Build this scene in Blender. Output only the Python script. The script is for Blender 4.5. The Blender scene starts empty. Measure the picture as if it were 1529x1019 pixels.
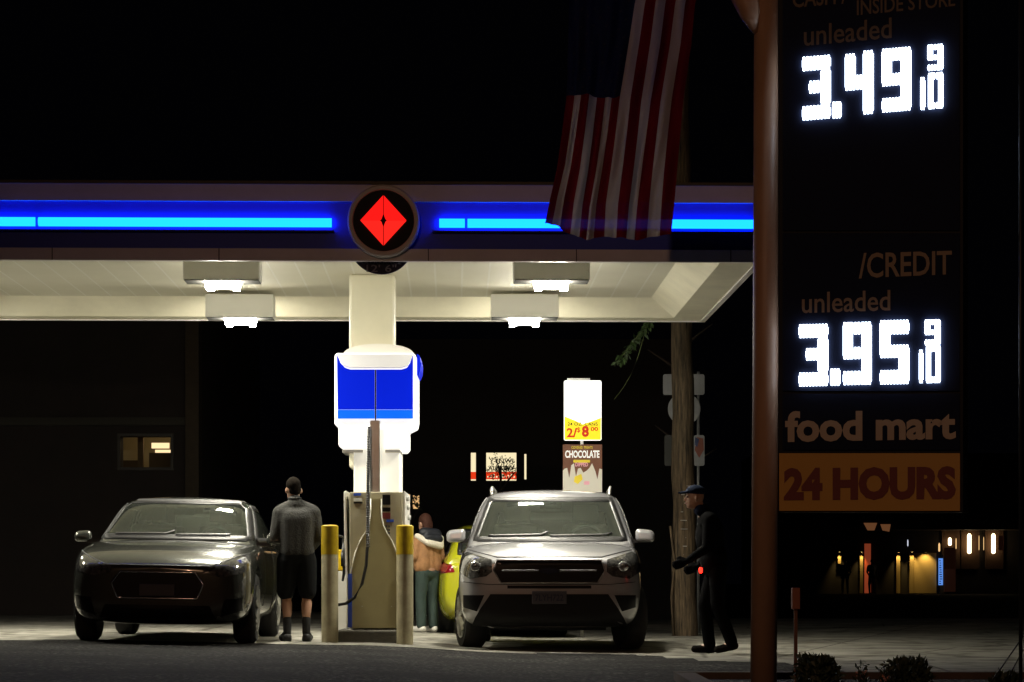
import bpy, bmesh, math, random
from mathutils import Vector, Matrix
from mathutils.bvhtree import BVHTree
from mathutils.geometry import tessellate_polygon
random.seed(7)
SC = bpy.context.scene
COL = SC.collection
F = 3610.0; CX = 764.5; HY = 868.0; CH = 0.6
R = math.radians
def X(px, Y): return (px-CX)/F*Y
def Z(py, Y): return CH+(HY-py)/F*Y
def smooth(a, b, t):
    t = max(0, min(1, (t-a)/(b-a))); return t*t*(3-2*t)
GP = [(-30, .02), (-4.3, 0), (-2.66, -.035), (-1.5, -.05), (-.9, -.075), (-.4, -.115), (.2, -.135), (1.5, -.15), (40, -.15)]
def G(x, y=0):
    for (a, za), (b, zb) in zip(GP, GP[1:]):
        if x <= b:
            t = max(0, (x-a)/(b-a)); z = za+(zb-za)*t; break
    else: z = -.15
    k = smooth(40, 110, y)
    return z*(1-k) + (-.03)*k

# ------------------------------------------------------------------ materials
MATS = {}
def nt(name):
    m = bpy.data.materials.new(name); m.use_nodes = True
    return m, m.node_tree, m.node_tree.nodes['Principled BSDF']
def mat(name, c, rough=.6, metal=0, coat=0, noise=0, nscale=8, bump=0, bscale=60, emit=None, es=0, trans=0, stretch=None, spec=.5):
    if name in MATS: return MATS[name]
    m, t, b = nt(name)
    b.inputs['Base Color'].default_value = (*c, 1)
    b.inputs['Roughness'].default_value = rough
    b.inputs['Metallic'].default_value = metal
    b.inputs['Coat Weight'].default_value = coat
    b.inputs['Coat Roughness'].default_value = .03
    b.inputs['Specular IOR Level'].default_value = spec
    if trans: b.inputs['Transmission Weight'].default_value = trans
    if emit:
        b.inputs['Emission Color'].default_value = (*emit, 1); b.inputs['Emission Strength'].default_value = es
    N = t.nodes; L = t.links
    if noise or bump:
        tc = N.new('ShaderNodeTexCoord'); mp = N.new('ShaderNodeMapping')
        L.new(tc.outputs['Object'], mp.inputs[0])
        if stretch: mp.inputs['Scale'].default_value = stretch
    if noise:
        n = N.new('ShaderNodeTexNoise'); n.inputs['Scale'].default_value = nscale; n.inputs['Detail'].default_value = 6
        n.inputs['Roughness'].default_value = .65
        L.new(mp.outputs[0], n.inputs[0])
        mr = N.new('ShaderNodeMapRange'); L.new(n.outputs[0], mr.inputs[0])
        mr.inputs[1].default_value = .3; mr.inputs[2].default_value = .7
        mr.inputs[3].default_value = 1-noise; mr.inputs[4].default_value = 1+noise*.6
        mx = N.new('ShaderNodeMix'); mx.data_type = 'RGBA'; mx.blend_type = 'MULTIPLY'; mx.inputs[0].default_value = 1
        mx.inputs[6].default_value = (*c, 1); L.new(mr.outputs[0], mx.inputs[7]); L.new(mx.outputs[2], b.inputs['Base Color'])
        mr2 = N.new('ShaderNodeMapRange'); L.new(n.outputs[0], mr2.inputs[0])
        mr2.inputs[3].default_value = max(0, rough-.12); mr2.inputs[4].default_value = min(1, rough+.12)
        L.new(mr2.outputs[0], b.inputs['Roughness'])
    if bump:
        n2 = N.new('ShaderNodeTexNoise'); n2.inputs['Scale'].default_value = bscale; n2.inputs['Detail'].default_value = 4
        L.new(mp.outputs[0], n2.inputs[0])
        bp = N.new('ShaderNodeBump'); bp.inputs['Strength'].default_value = bump; bp.inputs['Distance'].default_value = .01
        L.new(n2.outputs[0], bp.inputs['Height']); L.new(bp.outputs[0], b.inputs['Normal'])
    MATS[name] = m
    return m
def emis(name, c, s):
    if name in MATS: return MATS[name]
    m = bpy.data.materials.new(name); m.use_nodes = True; t = m.node_tree
    t.nodes.clear(); e = t.nodes.new('ShaderNodeEmission'); o = t.nodes.new('ShaderNodeOutputMaterial')
    e.inputs[0].default_value = (*c, 1); e.inputs[1].default_value = s; t.links.new(e.outputs[0], o.inputs[0])
    MATS[name] = m; return m
def glass(name, tint, alpha):
    if name in MATS: return MATS[name]
    m = bpy.data.materials.new(name); m.use_nodes = True; t = m.node_tree; t.nodes.clear(); N = t.nodes.new; L = t.links.new
    o = N('ShaderNodeOutputMaterial'); tr = N('ShaderNodeBsdfTransparent'); tr.inputs[0].default_value = (*tint, 1)
    gl = N('ShaderNodeBsdfGlossy'); gl.inputs[0].default_value = (.9, .95, .92, 1); gl.inputs[1].default_value = .02
    df = N('ShaderNodeBsdfDiffuse'); df.inputs[0].default_value = (.25, .28, .24, 1)
    fr = N('ShaderNodeFresnel'); fr.inputs[0].default_value = 1.5
    m0 = N('ShaderNodeMixShader'); m0.inputs[0].default_value = alpha; L(tr.outputs[0], m0.inputs[1]); L(df.outputs[0], m0.inputs[2])
    m1 = N('ShaderNodeMixShader'); L(fr.outputs[0], m1.inputs[0]); L(m0.outputs[0], m1.inputs[1]); L(gl.outputs[0], m1.inputs[2])
    L(m1.outputs[0], o.inputs[0]); MATS[name] = m; return m

WHITE = mat('white enamel', (.78, .76, .70), .4, noise=.06, nscale=3)
CEIL = None
BLACK = mat('black plastic', (.012, .012, .013), .45)
RUBBER = mat('tyre rubber', (.018, .018, .018), .8, bump=.2, bscale=90)
CHROME = mat('chrome', (.75, .75, .75), .12, 1)
STEEL = mat('brushed steel', (.5, .5, .48), .35, 1, noise=.1)
GREY = mat('grey metal', (.3, .3, .29), .5, .3, noise=.1)
NAVY = mat('navy sign face', (.008, .012, .03), .5)

# ------------------------------------------------------------------ mesh helpers
class MB:
    def __init__(s): s.v = []; s.f = []; s.m = []
    def add(s, vs, fs, mi=0):
        o = len(s.v); s.v += [tuple(v) for v in vs]; s.f += [tuple(i+o for i in f) for f in fs]; s.m += [mi]*len(fs); return s
    def box(s, a, b, mi=0, M=None):
        x0, y0, z0 = a; x1, y1, z1 = b
        vs = [Vector(p) for p in ((x0,y0,z0),(x1,y0,z0),(x1,y1,z0),(x0,y1,z0),(x0,y0,z1),(x1,y0,z1),(x1,y1,z1),(x0,y1,z1))]
        if M: vs = [M@v for v in vs]
        return s.add(vs, [(0,3,2,1),(4,5,6,7),(0,1,5,4),(1,2,6,5),(2,3,7,6),(3,0,4,7)], mi)
    def prism(s, poly, y0, y1, mi=0):      # polygon in xz, extruded along y
        n = len(poly); vs = [(x, y0, z) for x, z in poly]+[(x, y1, z) for x, z in poly]
        tri = tessellate_polygon([[Vector((x, z, 0)) for x, z in poly]])
        fs = [tuple(t) for t in tri]+[tuple(i+n for i in reversed(t)) for t in tri]
        fs += [(i, (i+1) % n, (i+1) % n+n, i+n) for i in range(n)]
        return s.add(vs, fs, mi)
    def tube(s, pts, r, n=10, mi=0, cap=True):
        pts = [Vector(p) for p in pts]; rs = r if isinstance(r, (list, tuple)) else [r]*len(pts)
        vs = []; k = len(pts)
        for i, p in enumerate(pts):
            d = (pts[min(i+1, k-1)]-pts[max(i-1, 0)]).normalized()
            up = Vector((0, 0, 1)) if abs(d.z) < .9 else Vector((1, 0, 0))
            a = d.cross(up).normalized(); b = d.cross(a)
            for j in range(n):
                t = 2*math.pi*j/n; vs.append(p+(a*math.cos(t)+b*math.sin(t))*rs[i])
        fs = [(i*n+j, i*n+(j+1) % n, (i+1)*n+(j+1) % n, (i+1)*n+j) for i in range(k-1) for j in range(n)]
        if cap: fs += [tuple(range(n))[::-1], tuple((k-1)*n+j for j in range(n))]
        return s.add(vs, fs, mi)
    def lathe(s, prof, n=32, axis='z', c=(0,0,0), mi=0):   # prof: (r, h)
        vs = []
        for r, h in prof:
            for j in range(n):
                t = 2*math.pi*j/n; a, b = r*math.cos(t), r*math.sin(t)
                p = {'z': (a, b, h), 'x': (h, a, b), 'y': (a, h, b)}[axis]
                vs.append((p[0]+c[0], p[1]+c[1], p[2]+c[2]))
        k = len(prof)
        fs = [(i*n+j, i*n+(j+1) % n, (i+1)*n+(j+1) % n, (i+1)*n+j) for i in range(k-1) for j in range(n)]
        fs += [tuple(range(n))[::-1], tuple((k-1)*n+j for j in range(n))]
        return s.add(vs, fs, mi)
    def build(s, name, m, parent=None, smoothed=False, bevel=0, loc=None):
        me = bpy.data.meshes.new(name); me.from_pydata(s.v, [], s.f)
        ms = m if isinstance(m, (list, tuple)) else [m]
        for q in ms: me.materials.append(q)
        for p, i in zip(me.polygons, s.m): p.material_index = i
        bm = bmesh.new(); bm.from_mesh(me); bmesh.ops.recalc_face_normals(bm, faces=bm.faces); bm.to_mesh(me); bm.free()
        return finish(name, me, parent, smoothed, bevel, loc)
def finish(name, me, parent=None, smoothed=False, bevel=0, loc=None):
    o = bpy.data.objects.new(name, me); COL.objects.link(o)
    if smoothed:
        for p in me.polygons: p.use_smooth = True
        if smoothed == 'auto':
            me.set_sharp_from_angle(angle=R(40))
    if parent: o.parent = parent
    if loc: o.location = loc
    if bevel:
        b = o.modifiers.new('bevel', 'BEVEL'); b.width = bevel; b.segments = 2; b.limit_method = 'ANGLE'; b.angle_limit = R(40)
    return o
def thing(name, label, cat, loc=(0,0,0), rz=0, group=None):
    o = bpy.data.objects.new(name, None); COL.objects.link(o); o.empty_display_size = .2
    o.location = loc; o.rotation_euler = (0, 0, rz)
    return tag(o, label, cat, group)
def tag(o, label, cat, group=None):
    o['label'] = label; o['category'] = cat
    if group: o['group'] = group
    return o
def kind(o, k='structure'): o['kind'] = k; return o
def dup(o, parent=None, **kw):
    c = o.copy(); COL.objects.link(c)
    if parent: c.parent = parent
    for ch in list(o.children): dup(ch, c)
    for k, v in kw.items():
        if k in ('label', 'group', 'category'): c[k] = v
        else: setattr(c, k, v)
    return c
def evalmesh(o):
    bpy.context.view_layer.update()
    dg = bpy.context.evaluated_depsgraph_get()
    me = bpy.data.meshes.new_from_object(o.evaluated_get(dg), depsgraph=dg); return me
def text_mesh(body, offset=0.0, fill_res=3, space=1.0):
    cu = bpy.data.curves.new('t', 'FONT'); cu.body = body; cu.offset = offset; cu.resolution_u = fill_res; cu.space_character = space
    o = bpy.data.objects.new('t', cu); COL.objects.link(o); me = evalmesh(o)
    bpy.data.objects.remove(o)
    vs = [v.co.copy() for v in me.vertices]; fs = [tuple(p.vertices) for p in me.polygons]
    x0 = min(v.x for v in vs); x1 = max(v.x for v in vs); y0 = min(v.y for v in vs); y1 = max(v.y for v in vs)
    return [((v.x-x0)/(x1-x0), (v.y-y0)/(y1-y0)) for v in vs], fs
def add_text(mb, body, fmap, offset=0, mi=0, space=1.0):
    uv, fs = text_mesh(body, offset, space=space); mb.add([fmap(u, v) for u, v in uv], fs, mi)

# ------------------------------------------------------------------ camera, world, lamps
cam = bpy.data.cameras.new('camera'); co = bpy.data.objects.new('camera', cam); COL.objects.link(co)
cam.lens = 85; cam.sensor_width = 36; cam.shift_y = (HY-509.5)/1529; cam.clip_end = 2000
co.location = (0, 0, CH); co.rotation_euler = (R(90), 0, 0); SC.camera = co
W = bpy.data.worlds.new('World'); SC.world = W; W.use_nodes = True
W.node_tree.nodes['Background'].inputs[0].default_value = (.5, .5, .8, 1)
W.node_tree.nodes['Background'].inputs[1].default_value = .0008
SC.view_settings.view_transform = 'Standard'; SC.view_settings.look = 'None'
SC.cycles.use_denoising = True
SC.cycles.max_bounces = 8; SC.cycles.sample_clamp_indirect = 6; SC.cycles.transparent_max_bounces = 16
def lamp(name, typ, loc, energy, color, target=None, parent=None, **kw):
    l = bpy.data.lights.new(name, typ); l.energy = energy; l.color = color
    for k, v in kw.items(): setattr(l, k, v)
    o = bpy.data.objects.new(name, l); COL.objects.link(o); o.location = loc
    if target is not None:
        o.rotation_euler = (Vector(target)-Vector(loc)).to_track_quat('-Z', 'Y').to_euler()
    if parent: o.parent = parent
    return o
# assumed sodium street lamp, unseen behind the camera; added to light sign and flag
sl = thing('street_lamp', 'sodium street lamp on a tall grey pole at the near kerb', 'street lamp', (-5, -3, 0))
MB().tube([(0,0,-.2),(0,0,8),(.4,.3,8.3),(1.2,.9,8.4)], [.09,.06,.05,.04]).build('pole', GREY, sl, True)
MB().box((1.0,.65,8.28),(1.6,1.15,8.4)).build('lamp_head', GREY, sl, bevel=.03)
lamp('sodium_lamp', 'SPOT', (-3.6, -2.1, 8.2), 1500, (1, .54, .32), (1.8, 18, 2.2), spot_size=R(52), spot_blend=1.0, shadow_soft_size=.12)  # beam of the assumed lamp, warms the sign, flag and canopy front

# ------------------------------------------------------------------ ground
def sheet(name, xs, ys, dz, m, keep=None):
    vs = []; fs = []; nx = len(xs)
    for y in ys:
        for x in xs: vs.append((x, y, G(x, y)+dz))
    for j in range(len(ys)-1):
        for i in range(nx-1):
            if keep is None or keep((xs[i]+xs[i+1])/2, (ys[j]+ys[j+1])/2): fs.append((j*nx+i, j*nx+i+1, (j+1)*nx+i+1, (j+1)*nx+i))
    mb = MB(); mb.add(vs, fs); o = mb.build(name, m, smoothed=True)
    return kind(o)
def asphalt():
    m, t, b = nt('asphalt'); N = t.nodes.new; L = t.links.new
    tc = N('ShaderNodeTexCoord')
    n1 = N('ShaderNodeTexNoise'); n1.inputs['Scale'].default_value = 1.1; n1.inputs['Detail'].default_value = 5; L(tc.outputs['Object'], n1.inputs[0])
    n2 = N('ShaderNodeTexVoronoi'); n2.inputs['Scale'].default_value = 26; L(tc.outputs['Object'], n2.inputs[0])
    cr = N('ShaderNodeValToRGB'); cr.color_ramp.elements[0].color = (.006,.006,.006,1); cr.color_ramp.elements[1].color = (.035,.033,.030,1)
    cr.color_ramp.elements[0].position = .35; cr.color_ramp.elements[1].position = .7
    L(n1.outputs[0], cr.inputs[0])
    mx = N('ShaderNodeMix'); mx.data_type = 'RGBA'; mx.blend_type = 'OVERLAY'; mx.inputs[0].default_value = .6
    L(cr.outputs[0], mx.inputs[6]); L(n2.outputs['Color'], mx.inputs[7])
    hs = N('ShaderNodeHueSaturation'); hs.inputs['Saturation'].default_value = .15; L(mx.outputs[2], hs.inputs['Color'])
    v3 = N('ShaderNodeTexNoise'); v3.inputs['Scale'].default_value = 24; v3.inputs['Detail'].default_value = 2; L(tc.outputs['Object'], v3.inputs[0])
    c3 = N('ShaderNodeValToRGB'); c3.color_ramp.elements[0].color = (.22,.22,.22,1); c3.color_ramp.elements[1].color = (4.2,4.0,3.7,1); c3.color_ramp.elements[0].position = .52; c3.color_ramp.elements[1].position = .70; L(v3.outputs[0], c3.inputs[0])
    m4 = N('ShaderNodeMix'); m4.data_type = 'RGBA'; m4.blend_type = 'MULTIPLY'; m4.inputs[0].default_value = 1; L(hs.outputs[0], m4.inputs[6]); L(c3.outputs[0], m4.inputs[7]); L(m4.outputs[2], b.inputs['Base Color'])
    b.inputs['Roughness'].default_value = .85; b.inputs['Specular IOR Level'].default_value = .08
    bp = N('ShaderNodeBump'); bp.inputs['Strength'].default_value = .9; bp.inputs['Distance'].default_value = .012
    L(n2.outputs['Distance'], bp.inputs['Height']); L(bp.outputs[0], b.inputs['Normal'])
    return m
def concrete():
    m, t, b = nt('stained concrete'); N = t.nodes.new; L = t.links.new
    tc = N('ShaderNodeTexCoord')
    n1 = N('ShaderNodeTexNoise'); n1.inputs['Scale'].default_value = .7; n1.inputs['Detail'].default_value = 8; n1.inputs['Roughness'].default_value = .7; L(tc.outputs['Object'], n1.inputs[0])
    cr = N('ShaderNodeValToRGB'); cr.color_ramp.elements[0].color = (.16,.155,.135,1); cr.color_ramp.elements[1].color = (.36,.345,.30,1)
    cr.color_ramp.elements[0].position = .35; cr.color_ramp.elements[1].position = .65
    L(n1.outputs[0], cr.inputs[0])
    br = N('ShaderNodeTexBrick'); br.offset = 0; br.inputs['Scale'].default_value = 1; br.inputs['Brick Width'].default_value = 3.2; br.inputs['Row Height'].default_value = 3.0
    br.inputs['Mortar Size'].default_value = .012; br.inputs['Color1'].default_value = (1,1,1,1); br.inputs['Color2'].default_value = (.88,.88,.86,1); br.inputs['Mortar'].default_value = (.15,.14,.12,1)
    mp = N('ShaderNodeMapping'); mp.inputs['Rotation'].default_value = (0,0,R(14)); L(tc.outputs['Object'], mp.inputs[0]); L(mp.outputs[0], br.inputs[0])
    mx = N('ShaderNodeMix'); mx.data_type = 'RGBA'; mx.blend_type = 'MULTIPLY'; mx.inputs[0].default_value = 1
    L(cr.outputs[0], mx.inputs[6]); L(br.outputs[0], mx.inputs[7])
    ns = N('ShaderNodeTexNoise'); ns.inputs['Scale'].default_value = 2.6; ns.inputs['Detail'].default_value = 9; ns.inputs['Distortion'].default_value = .6; L(tc.outputs['Object'], ns.inputs[0])
    cs = N('ShaderNodeValToRGB'); cs.color_ramp.elements[0].color = (.30,.28,.24,1); cs.color_ramp.elements[1].color = (1,1,1,1); cs.color_ramp.elements[0].position = .36; cs.color_ramp.elements[1].position = .5; L(ns.outputs[0], cs.inputs[0])
    vc = N('ShaderNodeTexVoronoi'); vc.feature = 'DISTANCE_TO_EDGE'; vc.inputs['Scale'].default_value = .45; L(tc.outputs['Object'], vc.inputs[0])
    cc = N('ShaderNodeValToRGB'); cc.color_ramp.elements[0].color = (.2,.18,.15,1); cc.color_ramp.elements[1].color = (1,1,1,1); cc.color_ramp.elements[0].position = .002; cc.color_ramp.elements[1].position = .012; L(vc.outputs[0], cc.inputs[0])
    m2 = N('ShaderNodeMix'); m2.data_type = 'RGBA'; m2.blend_type = 'MULTIPLY'; m2.inputs[0].default_value = .8; L(mx.outputs[2], m2.inputs[6]); L(cs.outputs[0], m2.inputs[7])
    m3 = N('ShaderNodeMix'); m3.data_type = 'RGBA'; m3.blend_type = 'MULTIPLY'; m3.inputs[0].default_value = .8; L(m2.outputs[2], m3.inputs[6]); L(cc.outputs[0], m3.inputs[7]); L(m3.outputs[2], b.inputs['Base Color'])
    b.inputs['Roughness'].default_value = .85; b.inputs['Specular IOR Level'].default_value = .2
    n2 = N('ShaderNodeTexNoise'); n2.inputs['Scale'].default_value = 40; L(tc.outputs['Object'], n2.inputs[0])
    bp = N('ShaderNodeBump'); bp.inputs['Strength'].default_value = .4; bp.inputs['Distance'].default_value = .006
    L(n2.outputs[0], bp.inputs['Height']); L(bp.outputs[0], b.inputs['Normal'])
    return m
def lin(a, b, n): return [a+(b-a)*i/n for i in range(n+1)]
sheet('ground', [-200,-60,-30]+lin(-12, 12, 48)+[30,60,200], [-20,0]+lin(5, 40, 35)+[50,60,75,90,110,200,500], 0, asphalt())
def apron_edge(x):
    return 24.5+.12*math.sin(x*1.3) if x < 1.1 else (24.5-2.2*smooth(1.1, 2.2, x) if x < 2.2 else 22.3-4.2*smooth(2.2, 3.4, x))
sheet('concrete_apron', lin(-12, 12, 96), lin(17.9, 33.4, 62)+[36,39,43,48], .004, concrete(), lambda x, y: y > apron_edge(x))

# ------------------------------------------------------------------ canopy
def plank():
    m, t, b = nt('canopy soffit planks'); N = t.nodes.new; L = t.links.new
    tc = N('ShaderNodeTexCoord'); sx = N('ShaderNodeSeparateXYZ'); L(tc.outputs['Object'], sx.inputs[0])
    md = N('ShaderNodeMath'); md.operation = 'FRACT'; mu = N('ShaderNodeMath'); mu.operation = 'MULTIPLY'; mu.inputs[1].default_value = 1/.3
    L(sx.outputs[0], mu.inputs[0]); L(mu.outputs[0], md.inputs[0])
    gt = N('ShaderNodeMath'); gt.operation = 'GREATER_THAN'; gt.inputs[1].default_value = .93; L(md.outputs[0], gt.inputs[0])
    n = N('ShaderNodeTexNoise'); n.inputs['Scale'].default_value = 1.6; n.inputs['Detail'].default_value = 5; L(tc.outputs['Object'], n.inputs[0])
    cr = N('ShaderNodeValToRGB'); cr.color_ramp.elements[0].color = (.68,.65,.52,1); cr.color_ramp.elements[1].color = (.8,.77,.64,1); L(n.outputs[0], cr.inputs[0])
    mx = N('ShaderNodeMix'); mx.data_type = 'RGBA'; L(gt.outputs[0], mx.inputs[0]); L(cr.outputs[0], mx.inputs[6]); mx.inputs[7].default_value = (.82,.80,.70,1)
    L(mx.outputs[2], b.inputs['Base Color']); b.inputs['Roughness'].default_value = .65
    bp = N('ShaderNodeBump'); bp.inputs['Distance'].default_value = .01; bp.inputs['Strength'].default_value = .2; L(gt.outputs[0], bp.inputs['Height']); L(bp.outputs[0], b.inputs['Normal'])
    return m
SOFFIT = plank()
FASC = mat('off white fascia panel', (.74, .69, .68), .5, noise=.15, nscale=1.3)
CREAM = mat('cream painted steel', (.74, .70, .54), .4, noise=.05, nscale=3)
cn = thing('gas_station_canopy', 'wide flat filling station canopy with blue neon band, round red diamond emblem and white soffit', 'canopy', (2.52, 24.3, 0), R(1.4))
ZB = 3.81; ZT = 4.56; LEN = 13.5; DEP = 5.6; ZC = 4.02
e = .72; li = .42
mb = MB()
mb.add([(0,0,ZB),(-LEN,0,ZB),(-LEN,DEP,ZB),(0,DEP,ZB),(-li,.07,ZB),(-LEN+li,.07,ZB),(-LEN+li,DEP-li,ZB),(-li,DEP-li,ZB),
        (-e,.25,ZC),(-LEN+e,.25,ZC),(-LEN+e,DEP-e,ZC),(-e,DEP-e,ZC)],
       [(0,4,5,1),(1,5,6,2),(2,6,7,3),(3,7,4,0),(4,8,9,5),(5,9,10,6),(6,10,11,7),(7,11,8,4)])
mb.build('soffit_rim', mat('cream soffit rim', (.74,.70,.54), .75, noise=.12, nscale=2), cn)
MB().add([(-e,.25,ZC),(-LEN+e,.25,ZC),(-LEN+e,DEP-e,ZC),(-e,DEP-e,ZC)], [(0,1,2,3)]).build('soffit', SOFFIT, cn)
# fascia on four sides; the front has a recessed channel
zc0 = Z(375, 24.3); zc1 = Z(305, 24.3)
mb = MB()
xe = -.05
mb.box((-LEN, -.06, ZB-.012), (0, .02, zc0)); mb.box((-LEN, -.06, zc1), (0, .02, ZT))
mb.box((-.06, .022, ZB-.01), (0, DEP, ZT-.002)); mb.box((-LEN, DEP-.06, ZB-.01), (-.062, DEP-.002, ZT-.004)); mb.box((-LEN, .022, ZB-.01), (-LEN+.06, DEP-.062, ZT-.004))
mb.box((-LEN+.062, .022, ZT-.03), (-.062, DEP-.062, ZT-.01))
mb.build('fascia', FASC, cn)
for px in (84, 330, 640, 860, 1090):
    x = X(px, 24.3)-2.52; MB().box((x-.005, -.062, ZB-.01), (x+.005, -.058, zc0)).build('panel_joint', mat('joint grime', (.09,.08,.07), .9), cn)
MB().box((-LEN+.06, -.01, zc0), (-.062, .018, zc1)).build('neon_channel', mat('blue channel', (.02, .05, .6), .55), cn)
MB().box((-LEN, -.085, ZT), (.03, DEP, ZT+.03)).build('coping', mat('dark coping', (.12,.10,.06), .7), cn)
NEON = emis('blue neon', (.015, .62, 8), 1.35)
zt0 = Z(340.5, 24.2); zt1 = Z(327, 24.2)
for a, b in ((-250, -4), (0, 54), (59, 493), (653, 691), (695, 1126)):
    a = X(a, 24.25)-2.5; b = X(b, 24.25)-2.5
    n = MB(); k = 6
    prof = [(-.028, zt0), (-.07, zt0+.01), (-.085, (zt0+zt1)/2), (-.07, zt1-.01), (-.028, zt1)]
    vs = [(a, y, z) for y, z in prof]+[(b, y, z) for y, z in prof]
    n.add(vs, [(i, i+1, i+6, i+5) for i in range(4)]+[(0,1,2,3,4), (9,8,7,6,5)]); n.build('neon_tube', NEON, cn)
MB().box((-LEN, -.075, zt0-.05), (X(500,24.3)-2.52, -.012, zt0-.035)).box((X(646,24.3)-2.52, -.075, zt0-.05), (-.06, -.012, zt0-.035)).build('tube_shelf', mat('dark blue shelf', (.01,.015,.1), .6), cn)  # added shelf, keeps the tube light off the lower part of the channel
# emblem
ex = X(573, 24.2)-2.52; ez = Z(333, 24.2)
em = MB().lathe([(.36, -.004), (.36, -.15), (.345, -.165), (.31, -.165), (.305, -.15), (.305, -.149)], 56, 'y', (ex, 0, ez)).build('emblem_disc', FASC, cn, 'auto')
MB().lathe([(.303, -.14), (.303, -.155)], 56, 'y', (ex, 0, ez)).build('black_face', mat('gloss black face', (.004,.004,.007), .5, spec=.15), em, 'auto')
REDE = emis('red emblem glow', (1, .010, .008), 1.2)
REDE2 = emis('red emblem glow paler', (1, .018, .012), 1.2)
q = .0067
pw, ph = 34.5*q, 38*q; g = .5*q
for sx, sz in ((1,1),(-1,1),(-1,-1),(1,-1)):
    poly = [(g, ph-g*2), (pw-g, g*.6), (5*q, g*.6), (3*q, 2*q), (g, 9*q)]
    for (x0, z0) in [(0,0)]:
        P2 = [(ex+sx*a, ez+sz*b) for a, b in poly]
        f = MB().prism(P2, -.175, -.157); f.build('diamond_facet', REDE if sz > 0 else REDE2, em)
# clearance disc
cz = Z(364.5, 24.45); cxx = X(571, 24.45)-2.52; r = .33
poly = [(cxx+r*math.cos(t), cz+r*math.sin(t)) for t in lin(math.pi*1.0, math.pi*2, 30)]
cd = MB().prism([(cxx+r, cz), *[(x, z) for x, z in reversed(poly)]][1:], .06, .1).build('clearance_disc', mat('dark blue disc', (.006,.008,.035), .5, spec=.2), cn)
mb = MB()
def flat(cx, cz, w, h, y): return lambda u, v: (cx+(u-.5)*w, y, cz+(v-.5)*h)
PALE = mat('grey blue print', (.16,.17,.24), .6)
add_text(mb, 'CLEARANCE', flat(cxx, Z(394.5,24.4), .4, .04, .057)); add_text(mb, '12\' 6"', flat(cxx, Z(403.5,24.4), .30, .075, .057), .01)
mb.build('lettering', PALE, cd)
# column
colx = -1.492
MB().box((colx-.255-2.52, 2.7, Z(700,27)), (colx+.255-2.52, 3.15, ZC-.002)).build('column', CREAM, cn, bevel=.03)
# canopy lights
LENS = emis('lamp lens', (1, .95, .80), 185)
LX = [(332, 419, 24.9), (361, 478, 28.72), (823, 423, 24.9), (783, 481, 28.72)]
xsL = [X(332,25.35), X(361,28.72), X(823,25.35), X(783,28.72), -7.15, -7.2]
labs = ['front left canopy floodlight over the dark car', 'rear left canopy floodlight, lower in view over the dark car', 'front right canopy floodlight nearest the hanging flag', 'rear right canopy floodlight, between column and front right lamp']
ys = [25.4, 28.6, 25.4, 28.6, 25.4, 28.6]
labs += ['front canopy floodlight beyond the left edge of the view', 'rear canopy floodlight beyond the left edge of the view']  # assumed pair out of view, added to brighten the ground at left
def canopy_light(x, y, label):
    l = thing('canopy_light', label, 'light', (x, y, 3.64 if y < 27 else 3.60), R(1.4), 'white box floodlights under the canopy')
    MB().box((-.40, -.17, .104), (.40, .17, .378)).build('housing', mat('bright housing enamel', (.92,.90,.82), .6), l, bevel=.015)
    mb = MB(); a = .185; b = .168; h = .13; g = .12
    mb.add([(-a,-h,.098),(a,-h,.098),(a,h,.098),(-a,h,.098),(-b,-g,.04),(b,-g,.04),(b,g,.04),(-b,g,.04)], [(0,1,5,4),(1,2,6,5),(2,3,7,6),(3,0,4,7),(4,5,6,7)])
    mb.build('lens', LENS, l)
    for sx in (-1, 1): MB().box((sx*.135-.035, -.115, .022), (sx*.135+.035, .115, .039)).build('lens_foot', LENS, l)
    MB().box((-.39,-.165,.099),(.39,.165,.1035)).build('base_plate', mat('dull base plate', (.02,.02,.018), .9, spec=.05), l)  # added dark sheet, tones down the lens glow on the housing bottom
    lamp('downlight', 'AREA', (0,0,.015), 78, (1,.94,.78), (0,0,-5), l, shape='SQUARE', size=.3, spread=R(135))
    return l
for x, y, lb in zip(xsL, ys, labs): canopy_light(x, y, lb)

# ------------------------------------------------------------------ pump
PS = 138.8
py_ = 26.0
def PX(px, Y=py_): return X(px, Y)
pc = PX(561)
pump = thing('fuel_pump', 'end view of fuel dispenser with bottle shaped cream panel, black hose and blue lit topper', 'fuel pump', (pc, py_, G(pc)))
def L0(px, Y=py_): return X(px, Y)-pc
gz = G(pc)
def LZ(py, Y=py_): return Z(py, Y)-gz
def lbox(mb, px0, py1, px1, py0, y0, y1, Y=None, mi=0):
    Y = Y or py_+y0
    return mb.box((L0(px0,Y), y0, LZ(py0,Y)), (L0(px1,Y), y1, LZ(py1,Y)), mi)
TAN = mat('tan pump panel', (.38, .35, .24), .38, noise=.06, nscale=4)
OLIVE = mat('olive cream panel', (.30, .265, .13), .35, noise=.08, nscale=5)
CREAML = mat('backlit cream panel', (.8,.78,.7), .4, emit=(1,.97,.85), es=.45)
WLIT = mat('backlit white housing', (.8,.8,.78), .35, emit=(1,.98,.92), es=.9)
BLIT = mat('backlit blue panel', (.0,.008,.2), .5, spec=.08, emit=(.0,.012,.75), es=.75)
BLIT2 = mat('backlit light blue stripe', (.005,.07,.35), .5, spec=.08, emit=(.0,.13,.95), es=.8)
BLUE = mat('blue trim', (.01,.05,.35), .4)
def pbox(name, m, px0, py1, px1, py0, y0, y1, bevel=0, parent=pump):
    return lbox(MB(), px0, py1, px1, py0, y0, y1).build(name, m, parent, bevel=bevel)
cab = pbox('cabinet', TAN, 522, 735, 601, 939, -.28, .9, .01)
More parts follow.
